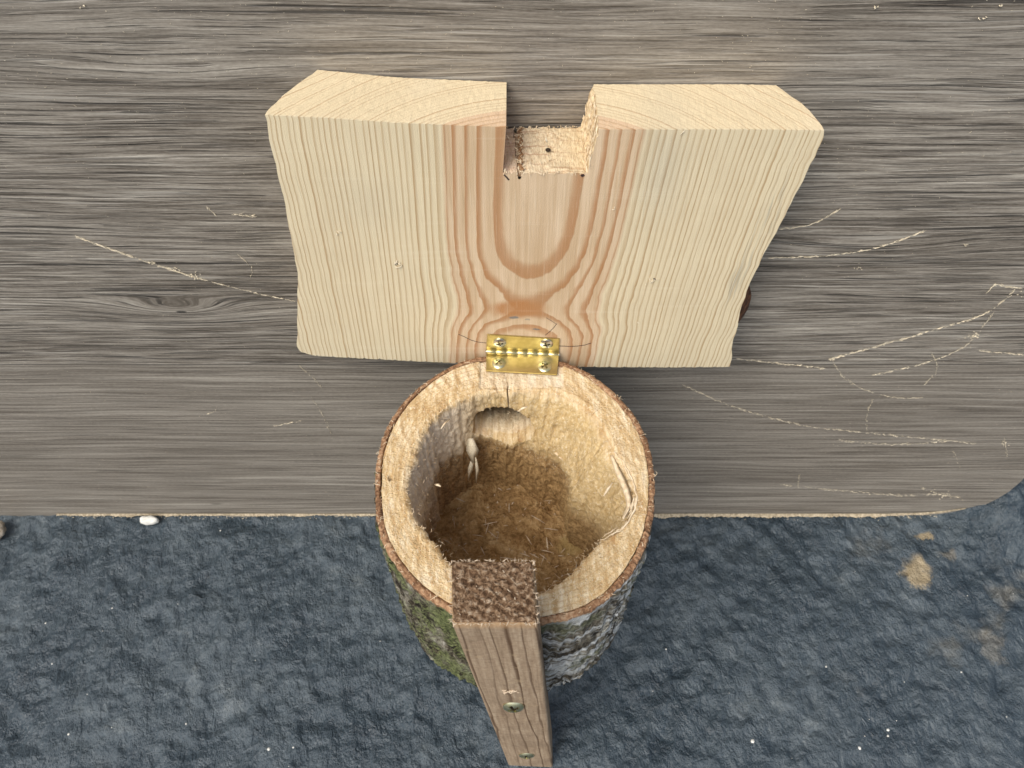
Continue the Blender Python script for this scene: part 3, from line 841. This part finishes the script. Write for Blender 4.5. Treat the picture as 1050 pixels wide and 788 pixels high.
for i in range(NC - 1):
    for j in range(NRW - 1):
        if not inside[i, j]: continue
        ff.append((gv(i, j, 0), gv(i + 1, j, 0), gv(i + 1, j + 1, 0), gv(i, j + 1, 0))); fm.append(0)
        ff.append((gv(i, j, ND), gv(i, j + 1, ND), gv(i + 1, j + 1, ND), gv(i + 1, j, ND))); fm.append(0)
        for (di, dj, a, b) in ((-1, 0, (i, j + 1), (i, j)), (1, 0, (i + 1, j), (i + 1, j + 1)), (0, -1, (i, j), (i + 1, j)), (0, 1, (i + 1, j + 1), (i, j + 1))):
            ii, jj = i + di, j + dj
            if 0 <= ii < NC - 1 and 0 <= jj < NRW - 1 and inside[ii, jj]: continue
            torn = (0 <= ii < NC - 1 and 0 <= jj < NRW - 1)
            for k in range(ND):
                ff.append((gv(*a, k), gv(*a, k + 1), gv(*b, k + 1), gv(*b, k))[::-1]); fm.append(1 if torn else 0)
lid_me = mesh('lid', vv, ff); lid_me.materials.append(M['lid']); lid_me.materials.append(M['torn'])
lid_me.polygons.foreach_set('material_index', fm); set_rest(lid_me, rr)
bmx = bmesh.new(); bmx.from_mesh(lid_me); bmesh.ops.recalc_face_normals(bmx, faces=bmx.faces); bmx.to_mesh(lid_me); bmx.free()
lid = part('lid', lid_me, None)

# bark left on the plank's right natural edge
pts = []
bvv, bff = [], []
seg = 14
for k in range(seg + 1):
    f = k / seg; z = on_y(766, 300, Y_LID).z * (1 - f) + on_y(755, 346, Y_LID).z * f
    x = np.interp(z, rz, rx); wd = 0.0085 * math.sin(math.pi * min(1, max(0.02, f * .96 + .02))) ** .6
    for (a, b) in ((-0.004, 0.003), (0.35, 0.0045), (1.0, 0.010), (0.9, 0.020), (-.5, 0.024)):
        bvv.append((x - 0.0006 + wd * a + 0.0004 * random.random(), Y_LID + b, z))
    if k:
        for q in range(4):
            a0 = (k - 1) * 5 + q; bff.append((a0, a0 + 1, a0 + 6, a0 + 5))
part('bark_remnant', mesh('bark_remnant', bvv, bff), M['barkbit'], lid, True)

# torn fibres on the notch floor and back edge
specs = []
for _ in range(150):
    u = random.random(); d = random.choice((0.0, 1.0, random.random())); x = n0.x + (n1.x - n0.x) * u
    p = Vector((x, Y_LID + d * T_LID, ZN + random.uniform(-.0002, .0008)))
    dv = Vector((random.gauss(0, .4), random.gauss(0, .5), random.gauss(0, 1))).normalized() * random.uniform(.0006, .0022)
    specs.append(([p - dv * .2, p + dv * .5, p + dv], random.uniform(.0003, .0009), .0003))
for _ in range(110):   # splintered right side of the notch
    d = random.random(); f = random.random()
    p = Vector((n1.x + (n3.x - n1.x) * f - .0006 - .0014 * d * (1 - f), Y_LID + d * T_LID, ZN + (n2.z - ZN) * f))
    dv = Vector((random.gauss(0, .12), random.gauss(0, .25), 1)).normalized() * random.uniform(.0015, .006)
    if p.z + dv.z > Lz_top + .0005: continue
    specs.append(([p - dv * .4, p, p + dv * .6], random.uniform(.0004, .0014), .0006))
for k in range(70):   # ragged split across the notch floor
    d = k / 70; p = Vector((on_y(533, 150, Y_LID + .02).x + random.uniform(-.0016, .0016), Y_LID + d * T_LID, ZN + .0006))
    dv = Vector((random.gauss(0, 1), random.gauss(0, .6), random.gauss(.4, .5))).normalized() * random.uniform(.0008, .0024)
    specs.append(([p - dv * .3, p + dv * .4, p + dv], random.uniform(.0003, .0010), .0003))
vs, fs = sliver_mesh(specs); tag(part('torn_fibre', mesh('torn_fibre', vs, fs), M['splint'], lid), kind='stuff')
def disc_y(px, py, r, y, mat, name, parent, n=14, squash=1.0):
    p = on_y(px, py, y); vs = [(p.x, y, p.z)] + [(p.x + r * math.cos(2 * math.pi * k / n) * random.uniform(.8, 1.1), y, p.z + squash * r * math.sin(2 * math.pi * k / n) * random.uniform(.8, 1.1)) for k in range(n)]
    return part(name, mesh(name, vs, [(0, 1 + k, 1 + (k + 1) % n) for k in range(n)]), mat, parent)
def strip_y(pts, wd, y, mat, name, parent):
    P = [on_y(a, b, y) for a, b in pts]; vs, fs = [], []
    for i, p in enumerate(P):
        d = (P[min(i + 1, len(P) - 1)] - P[max(i - 1, 0)]).normalized(); s_ = Vector((-d.z, 0, d.x)) * wd * .5
        vs += [p + s_, p - s_]
        if i: a = 2 * i; fs.append((a - 2, a, a + 1, a - 1))
    return part(name, mesh(name, vs, fs), mat, parent)
yl = Y_LID - 0.00012
strip_y([(470, 343), (476, 345.5), (483, 349), (490, 351), (499, 352)], .0005, yl, M['pencil'], 'pencil_line', lid)
strip_y([(573, 355), (583, 355.4), (592, 355.2), (600, 354), (606, 352)], .0006, yl, M['pencil'], 'pencil_line', lid)
strip_y([(571, 332), (568, 336), (564, 340), (559, 344)], .0004, yl, M['pencil'], 'pencil_line', lid)
strip_y([(560, 326), (565, 329), (571, 333)], .0003, yl, M['pencil'], 'pencil_line', lid)
strip_y([(516.5, 179), (519, 181.5), (522, 185)], .0009, yl, M['pencil'], 'pencil_line', lid)
strip_y([(596, 181), (599, 179.5)], .0016, yl, M['pencil'], 'pencil_line', lid)
disc_y(406, 271, .0011, yl, M['dark'], 'nail_hole', lid); disc_y(671, 286.5, .0009, yl, M['dark'], 'nail_hole', lid)
# round drilled dot and split seen on the notch floor
pn = on_z(562, 154, ZN + .0012)
dv_ = [(pn.x, pn.y, pn.z)] + [(pn.x + .0014 * math.cos(k * math.pi / 8), pn.y + .0017 * math.sin(k * math.pi / 8), pn.z) for k in range(16)]
part('drill_hole', mesh('drill_hole', dv_, [(0, 1 + k, 1 + (k + 1) % 16) for k in range(16)]), M['dark'], lid)
sv, sf = [], []
for k in range(24):
    f = k / 23; y = Y_LID + .001 + f * (T_LID - .002); x = on_z(534, 176, ZN).x + (.0006 * math.sin(k * 1.7)) * 1.2
    ww = .0007 + .0005 * random.random()
    sv += [(x - ww, y, ZN + .0010), (x + ww, y, ZN + .0010)]
    if k: sf.append((2 * k - 2, 2 * k - 1, 2 * k + 1, 2 * k))
part('split', mesh('split', sv, sf), mat_plain('split_shadow_wood', (0.16, 0.08, 0.035), (0.38, 0.22, 0.11), 500), lid)
# raised curls round the nail holes, and stray chips on the face
specs = []
for (px, py, n_, sp_) in ((408, 273, 8, 3.0), (668, 287, 9, 3.0), (703, 138, 2, 2.5), (655, 330, 2, 2), (629, 215, 2, 2), (345, 240, 2, 2.5), (560, 140, 1, 2), (670, 350, 1, 2)):
    specs = []
    for _ in range(n_):
        p = on_y(px + random.gauss(0, sp_), py + random.gauss(0, sp_ * .7), Y_LID - .0004); a = random.uniform(0, 3.1)
        d = Vector((math.cos(a), 0, math.sin(a))) * random.uniform(.0006, .0017)
        specs.append(([p - d, p + Vector((0, -.0005, 0)), p + d], random.uniform(.0004, .0010), .0003))
    vs, fs = sliver_mesh(specs); part('wood_chip', mesh('wood_chip', vs, fs), M['dust'], lid)

# ---- screws
def head_mesh(r, h, cross=True, nrad=16, nang=48, rim=0.0):
    vs, fs = [], []
    for k in range(nrad + 1):
        f = k / nrad
        for i in range(nang):
            a = 2 * math.pi * i / nang; x, y = f * r * math.cos(a), f * r * math.sin(a)
            z = h * (1 - f ** 3 * .75)
            if cross:
                u, v = abs(x) / r, abs(y) / r; arm = 0.56
                if (u < .13 and v < arm) or (v < .13 and u < arm): z -= h * 0.9 + r * .25 * (1 - max(u, v))
            vs.append((x, y, z))
    for i in range(nang):
        a = 2 * math.pi * i / nang; vs.append((r * 1.0 * math.cos(a), r * math.sin(a), -h * .6))
    for k in range(nrad + 1):
        for i in range(nang):
            j = (i + 1) % nang; fs.append((k * nang + i, k * nang + j, (k + 1) * nang + j, (k + 1) * nang + i)[::-1])
    return vs, fs
from mathutils import Matrix
def screw(name, loc, normal, spin, r, h, mat, parent, cross=True):
    vs, fs = head_mesh(r, h, cross)
    q = Vector(normal).to_track_quat('Z', 'Y').to_matrix().to_4x4()
    MT = Matrix.Translation(loc) @ q @ Matrix.Rotation(spin, 4, 'Z')
    me = mesh(name, [MT @ Vector(v) for v in vs], fs); me.materials.append(mat); me.materials.append(M['dark'])
    mi = []
    for f in fs:
        cx_ = sum(vs[q][0] for q in f) / 4 / r; cy_ = sum(vs[q][1] for q in f) / 4 / r; u, v = abs(cx_), abs(cy_)
        mi.append(1 if cross and ((u < .15 and v < .58) or (v < .15 and u < .58)) else 0)
    me.polygons.foreach_set('material_index', mi)
    return part(name, me, None, parent)

# ---- hinge
hinge = bpy.data.objects.new('hinge', None); COL.objects.link(hinge); hinge.parent = box
hinge.matrix_parent_inverse = Matrix.Translation(-Vector(box.location))
bpy.context.view_layer.update()
ZH = Z_RIM + 0.0012; kn_y, kn_z, kr = Y_LID - 0.0022, Z_RIM + 0.0020, 0.0018
hxl, hxr = on_y(498.5, 362, kn_y).x, on_y(573, 365, kn_y).x
tilt = math.atan2(-(on_y(573, 365, kn_y).z - on_y(498.5, 361.5, kn_y).z), hxr - hxl)
def leaf(corners, holes_, normal, th, name):
    """flat plate with bevelled outline"""
    bmx = bmesh.new(); vs = [bmx.verts.new(c) for c in corners]; f = bmx.faces.new(vs)
    ex = bmesh.ops.extrude_face_region(bmx, geom=[f]); 
    bmesh.ops.translate(bmx, vec=Vector(normal) * th, verts=[v for v in ex['geom'] if isinstance(v, bmesh.types.BMVert)])
    bmesh.ops.bevel(bmx, geom=bmx.edges[:], offset=.00025, segments=2, affect='EDGES')
    bmesh.ops.recalc_face_normals(bmx, faces=bmx.faces)
    me = bpy.data.meshes.new(name); bmx.to_mesh(me); bmx.free(); return me
zt_ = 0.0
def tz_(x): return -(x - (hxl + hxr) / 2) * math.tan(tilt)
up_l = on_y(499.5, 343.5, Y_LID - .0012); up_r = on_y(574, 348, Y_LID - .0012)
upleaf = part('leaf', leaf([(hxl, Y_LID - .0002, kn_z + tz_(hxl)), (hxr, Y_LID - .0002, kn_z + tz_(hxr)), (up_r.x, Y_LID - .0002, up_r.z), (up_l.x, Y_LID - .0002, up_l.z)], None, (0, -1, 0), .0011, 'leaf'), M['brass'], hinge)
zL = Z_RIM - 0.0004
lo_l = on_z(498.5, 381.5, zL); lo_r = on_z(571, 385.5, zL)
loleaf = part('leaf', leaf([(hxl, kn_y + .0005, zL + .0006), (hxr, kn_y + .0005, zL + .0006), (lo_r.x, lo_r.y, zL), (lo_l.x, lo_l.y, zL)], None, (0, 0, 1), .0012, 'leaf'), M['brass'], hinge)
NK = 7
for k in range(NK):
    x0 = hxl + (hxr - hxl) * k / NK + .00015; x1 = hxl + (hxr - hxl) * (k + 1) / NK - .00015
    vs, fs = [], []
    n_ = 20
    for x, q in ((x0, .86), (x0 + .0003, 1), (x1 - .0003, 1), (x1, .86)):
        for i in range(n_):
            a = 2 * math.pi * i / n_; vs.append((x, kn_y + kr * q * math.cos(a), kn_z + tz_(x) + kr * q * math.sin(a)))
    for s_ in range(3):
        for i in range(n_): fs.append((s_ * n_ + i, s_ * n_ + (i + 1) % n_, (s_ + 1) * n_ + (i + 1) % n_, (s_ + 1) * n_ + i))
    fs += [tuple(range(n_)), tuple(range(4 * n_ - 1, 3 * n_ - 1, -1))]
    part('knuckle', mesh('knuckle', vs, fs), M['brass'], hinge, True)
vs, fs = [], []
for x in (hxl - .0003, hxr + .0003):
    for i in range(16):
        a = 2 * math.pi * i / 16; vs.append((x, kn_y + .0009 * math.cos(a), kn_z + tz_(x) + .0009 * math.sin(a)))
fs = [(i, (i + 1) % 16, (i + 1) % 16 + 16, i + 16) for i in range(16)] + [tuple(range(15, -1, -1)), tuple(range(16, 32))]
part('hinge_pin', mesh('hinge_pin', vs, fs), M['steel'], hinge)
for (px, py, sp_) in ((511.5, 372.5, .75), (558.5, 376, .6)):
    screw('screw', on_z(px, py, zL + .0015), (0, -.06, 1), sp_, .0043, .0011, M['zinc'], hinge)
for (px, py, sp_) in ((512.5, 352, .2), (560.5, 353, .35)):
    screw('screw', on_y(px, py, Y_LID - .0016), (0, -1, 0), sp_, .0041, .0010, M['steel'], hinge)

# ---- batten at the front of the log, running down to the ground
a_l = on_y(462.5, 640, 0.1130); a_r = on_y(552, 640, 0.1130)
zbt = (a_l.z + a_r.z) / 2
b_l = on_z(521, 785, 0.0); b_r = on_z(567, 787, 0.0)
k_l = on_z(461.5, 575, zbt); k_r = on_z(547.5, 575, zbt)
NZ, NX_, NY_ = 140, 26, 20
def lerp(a, b, t): return a + (b - a) * t
bv2, br2, bf2, bm2 = [], [], [], []
def batt(i, j, k):     # i across 0..1, j depth 0..1 (front to back), k down 0..1
    f0 = lerp(a_l, a_r, i); f1 = lerp(b_l, b_r, i); fr_ = lerp(f0, f1, k)
    dpt = (k_l.y - a_l.y)
    bk = lerp(lerp(k_l, k_r, i), Vector((lerp(b_l, b_r, i).x, b_l.y + dpt, 0)), k)
    p = lerp(fr_, bk, j)
    return Vector((p.x, p.y, lerp(zbt, 0.0, k)))
# perimeter samples with rounded arrises
per = []
rc = 0.05
def arc(cx, cy, a0, a1):
    return [(cx + rc * math.cos(lerp(a0, a1, q / 4)), cy + rc * 1.3 * math.sin(lerp(a0, a1, q / 4))) for q in range(5)]
per += arc(rc, rc * 1.3, math.pi, 1.5 * math.pi) + [(x, 0) for x in np.linspace(.1, .9, 20)] + arc(1 - rc, rc * 1.3, 1.5 * math.pi, 2 * math.pi) + [(1, y) for y in np.linspace(.15, .85, 12)]
per += arc(1 - rc, 1 - rc * 1.3, 0, .5 * math.pi) + [(x, 1) for x in np.linspace(.9, .1, 20)] + arc(rc, 1 - rc * 1.3, .5 * math.pi, math.pi) + [(0, y) for y in np.linspace(.85, .15, 12)]
NP = len(per)
for k in range(NZ + 1):
    f = (k / NZ)
    for (i, j) in per:
        sh = 1.0 if k > 1 else (0.985 if k == 1 else 0.955)
        ii, jj = .5 + (i - .5) * sh, .5 + (j - .5) * sh
        p = batt(ii, jj, max(0.0015, f)); 
        if k == 0: p.z = zbt + .0004 * fbm((p.x * 300, p.y * 300, 0), 3)
        if k <= 2: p.x += .0004 * fbm((p.x * 500, p.y * 500, k), 2)
        bv2.append(p); br2.append((p.x - lerp(a_l.x, b_l.x, f), p.y, p.z - zbt))
for k in range(NZ):
    for q in range(NP):
        r_ = (q + 1) % NP; bf2.append((k * NP + q, k * NP + r_, (k + 1) * NP + r_, (k + 1) * NP + q)[::-1]); bm2.append(0)
# rough sawn end grain on top
NE = 40; e0 = len(bv2)
for q_ in range(1, NE + 1):
    s_ = 1 - q_ / NE
    for (i, j) in per:
        ii, jj = .5 + (i - .5) * .955 * s_, .5 + (j - .5) * .955 * s_
        p = batt(ii, jj, 0.0); p.z = zbt + .0009 * fbm((p.x * 420, p.y * 420, 0), 3) * min(1, (1 - s_) * 10) + .0003
        bv2.append(p); br2.append((p.x - a_l.x, p.y, p.z - zbt))
for q_ in range(NE):
    A = 0 if q_ == 0 else e0 + (q_ - 1) * NP; B = e0 + q_ * NP
    for q in range(NP):
        r_ = (q + 1) % NP; bf2.append((A + q, A + r_, B + r_, B + q)); bm2.append(1)
bme = mesh('batten', bv2, bf2); bme.materials.append(M['batten']); bme.materials.append(M['batten_end']); bme.polygons.foreach_set('material_index', bm2); set_rest(bme, br2)
bme.polygons.foreach_set('use_smooth', [True] * len(bme.polygons))
batten = part('batten', bme, None)
fn = (b_l - a_l).cross(Vector((1, 0, 0))).normalized()
if fn.y > 0: fn = -fn
def on_batten(px, py):
    # intersect with the batten's front plane
    d = Vector(_dir(px, py)); o = Vector((0, 0, H)); t_ = (a_l - o).dot(fn) / d.dot(fn); return o + d * t_
screw('screw', on_batten(526.5, 722.5) + fn * .0012, (fn + Vector((0, 0, .28))).normalized(), .5, .0060, .0020, M['zinc'], batten)
screw('screw', on_batten(540, 773) + fn * .0010, (fn + Vector((0, 0, .15))).normalized(), .2, .0058, .0020, M['zinc'], batten)
specs = []
for _ in range(13):
    p = on_batten(522 + random.gauss(0, 4.5), 708.5 + random.gauss(0, .9)) + fn * .0004; d = Vector((random.uniform(.4, 1), 0, random.uniform(-.25, .25))) * random.uniform(.0007, .0018)
    specs.append(([p - d, p + fn * .0004, p + d], random.uniform(.0006, .0012), .0004))
for _ in range(170):    # frayed fibres round the sawn end
    i, j = random.choice(per); p = batt(i, j, 0) + Vector((0, 0, random.uniform(-.001, .0006)))
    d = Vector((random.gauss(0, .6), random.gauss(0, .6), random.gauss(0, .8))).normalized() * random.uniform(.0005, .0015)
    specs.append(([p - d, p, p + d], random.uniform(.0002, .0005), .0002))
for _ in range(12):
    p = batt(random.uniform(.03, .97), random.uniform(.03, .97), 0) + Vector((0, 0, .0006)); d = Vector((random.gauss(0, 1), random.gauss(0, 1), random.gauss(0, .6))).normalized() * random.uniform(.0003, .0009)
    specs.append(([p - d, p, p + d], random.uniform(.0003, .0006), .0003))
vs, fs = sliver_mesh(specs); tag(part('frayed_fibre', mesh('frayed_fibre', vs, fs), M['fleece'], batten), kind='stuff')

# ================================================================== loose things
# sawdust caught in scratches on the board and along its foot
specs = []
scr = [([(78, 243), (120, 258), (170, 275), (205, 286)], .9, 1.0), ([(205, 286), (260, 300), (302, 309)], .5, .45), ([(700, 395), (760, 420), (830, 438)], .9, .55), ([(830, 438), (930, 448), (1000, 455)], .8, .5),
       ([(853, 368), (900, 355), (960, 338), (1010, 322), (1040, 298)], .95, .8), ([(853, 368), (866, 388), (893, 402), (920, 408), (945, 408)], .6, .5), ([(895, 385), (950, 372), (985, 358), (1000, 345)], .8, .5),
       ([(788, 265), (850, 262), (900, 254), (948, 237)], .8, .6), ([(800, 235), (832, 230), (862, 214)], .6, .7), ([(895, 410), (889, 425), (889, 442)], .5, .5), ([(1020, 292), (1048, 296)], .9, 1.0), ([(1012, 300), (1020, 292)], .6, .7),
       ([(955, 362), (961, 378), (948, 395)], .4, .4), ([(318, 405), (333, 430), (341, 450)], .5, .35), ([(307, 375), (325, 392), (330, 398)], .4, .4), ([(800, 497), (860, 503), (920, 508), (960, 507)], 1.0, .55), ([(945, 500), (965, 507), (985, 510)], 1.2, 1.0),
       ([(860, 452), (920, 456), (980, 452)], .9, .4), ([(212, 212), (222, 222)], .5, .5), ([(1030, 450), (1033, 470)], .6, .9), ([(755, 368), (800, 373), (845, 378)], .8, .5), ([(977, 462), (985, 480)], .5, .5), ([(1000, 345), (1018, 322)], .4, .4), ([(820, 487), (818, 498)], .5, .7),
       ([(200, 428), (220, 422), (222, 418)], .6, .3), ([(281, 437), (308, 432)], .6, .5), ([(1005, 360), (1050, 364)], .7, .6), ([(240, 220), (262, 222)], 1.2, .5), ([(245, 262), (258, 275), (256, 284)], .8, .4)]
for pts, sp_, dn in scr:
    P = smooth_loop([(x, y, 0) for x, y in pts], 0, False)
    for a, b in zip(P[:-1], P[1:]):
        L_ = (b - a).length
        for _ in range(int(L_ * 1.25 * dn * random.choice((.5, 1.4, 2.2)) + random.random())):
            t = random.random(); p = a.lerp(b, t); q = on_y(p.x + random.gauss(0, .5), p.y + random.gauss(0, sp_ * .55), Y_WALL - .0003)
            dd = (on_y(b.x, b.y, Y_WALL) - on_y(a.x, a.y, Y_WALL)).normalized(); dd = (dd + Vector((random.gauss(0, .22), 0, random.gauss(0, .22)))).normalized() * random.uniform(.0004, .0017)
            specs.append(([q - dd, q + Vector((0, -.0002, 0)), q + dd], random.uniform(.00012, .00036) * (2.6 if random.random() < .07 else 1), .0002))
for (px, py, n_, sp_) in ((157, 270, 9, 1.4), (180, 276, 9, 1.5), (200, 283, 20, 2.2), (853, 368, 9, 1.6), (999, 345, 22, 2.5), (1026, 6, 3, 1.5), (1007, 18, 5, 1.8), (899, 8, 4, 1.5), (990, 251, 4, 1.5), (918, 446, 6, 2), (880, 275, 5, 2), (970, 508, 16, 3), (1031, 455, 8, 2), (1050, 300, 5, 3), (85, 7, 4, 1.5)):
    for _ in range(n_):
        q = on_y(px + random.gauss(0, sp_ * 1.4), py + random.gauss(0, sp_ * .8), Y_WALL - .0005); a = random.uniform(0, 6.3); dd = Vector((math.cos(a), 0, math.sin(a))) * random.uniform(.0003, .0008)
        specs.append(([q - dd, q + Vector((0, -.0005, 0)), q + dd], random.uniform(.0003, .0009), .0003))
for _ in range(2600):   # scattered dust
    px, py = random.uniform(-20, 1070), random.uniform(-10, 525)
    if fbm((px * .006, py * .01, 4), 2) < random.uniform(-.5, .35): continue
    q = on_y(px, py, Y_WALL - .0002); a = random.gauss(0, .8); dd = Vector((math.cos(a), 0, math.sin(a))) * random.uniform(.0001, .0004) * (2.2 if random.random() < .05 else 1)
    specs.append(([q - dd, q + Vector((0, -.0001, 0)), q + dd], random.uniform(.00012, .0003), .00015))
for _ in range(900):
    x = random.uniform(-.45, corner[2].x); q = Vector((x, Y_WALL - abs(random.gauss(0, .0022)) - .0005, .0003 + random.random() * .0012)); a = random.uniform(0, 6.3)
    if random.random() < .5: continue
    dd = Vector((math.cos(a), math.sin(a) * .5, 0)) * random.uniform(.0004, .0011)
    specs.append(([q - dd, q + Vector((0, 0, .0003)), q + dd], random.uniform(.0003, .0007), .0003))
vs, fs = sliver_mesh(specs)
tag(link('sawdust', mesh('sawdust', vs, fs), M['dust']), 'pale sawdust clinging to the scratches and foot of the grey board', 'sawdust', kind='stuff')
# grit on the ground
def blob(c, r, seed=0, n=10, sq=(1, 1, .6)):
    vs, fs = [], []
    for a in range(n + 1):
        ph = math.pi * a / n
        for b in range(2 * n):
            th = math.pi * b / n; d = Vector((math.sin(ph) * math.cos(th), math.sin(ph) * math.sin(th), math.cos(ph)))
            rr_ = 1 + .25 * fbm(d * 1.6 + Vector((seed, 0, 0)), 3)
            vs.append(Vector(c) + Vector((d.x * r * sq[0], d.y * r * sq[1], d.z * r * sq[2])) * rr_)
    for a in range(n):
        for b in range(2 * n):
            b2 = (b + 1) % (2 * n); fs.append((a * 2 * n + b, (a + 1) * 2 * n + b, (a + 1) * 2 * n + b2, a * 2 * n + b2))
    return vs, fs
gvv, gff = [], []
spots = [(276, 769, 2.0), (301, 767, 1.2), (772, 760, 2.6), (882, 767, 2.2), (912, 748, 2.0), (912, 754, 1.4), (683, 666, 1.2), (848, 683, 1.2), (190, 742, 1.3), (70, 753, 1.5), (45, 638, 1.2), (985, 690, 1.2), (52, 680, 1.1), (114, 623, 1.1), (225, 543, 1.3)]
spots += [(random.uniform(0, 1050), random.uniform(540, 788), random.uniform(.3, .8)) for _ in range(30)]
for s_, (px, py, r_) in enumerate(spots):
    p = on_z(px, py, 0); p.z = ground_h(p.x, p.y) + .0003
    v_, f_ = blob(p, r_ * .0007, s_ * 3.1, 3); o_ = len(gvv); gvv += v_; gff += [tuple(i + o_ for i in f) for f in f_]
tag(link('grit', mesh('grit', gvv, gff), M['bluefilm']), 'tiny white grit scattered over the blue-grey ground', 'grit', kind='stuff')
p = on_z(153, 534, .004)
vs, fs = blob((p.x, p.y, .0045), .0085, 3, 14, (1.15, .5, .5))
tag(link('pebble', mesh('pebble', vs, fs), M['bluefilm'], smooth=True), 'small oblong white pebble on the ground at the foot of the grey board', 'pebble')
p = on_z(-3, 545, .004)
vs, fs = blob((p.x, p.y, .004), .009, 8, 14, (.8, 1.1, .6))
tag(link('stone', mesh('stone', vs, fs), M['stone'], smooth=True), 'small tan stone at the left edge beside the grey board', 'stone')
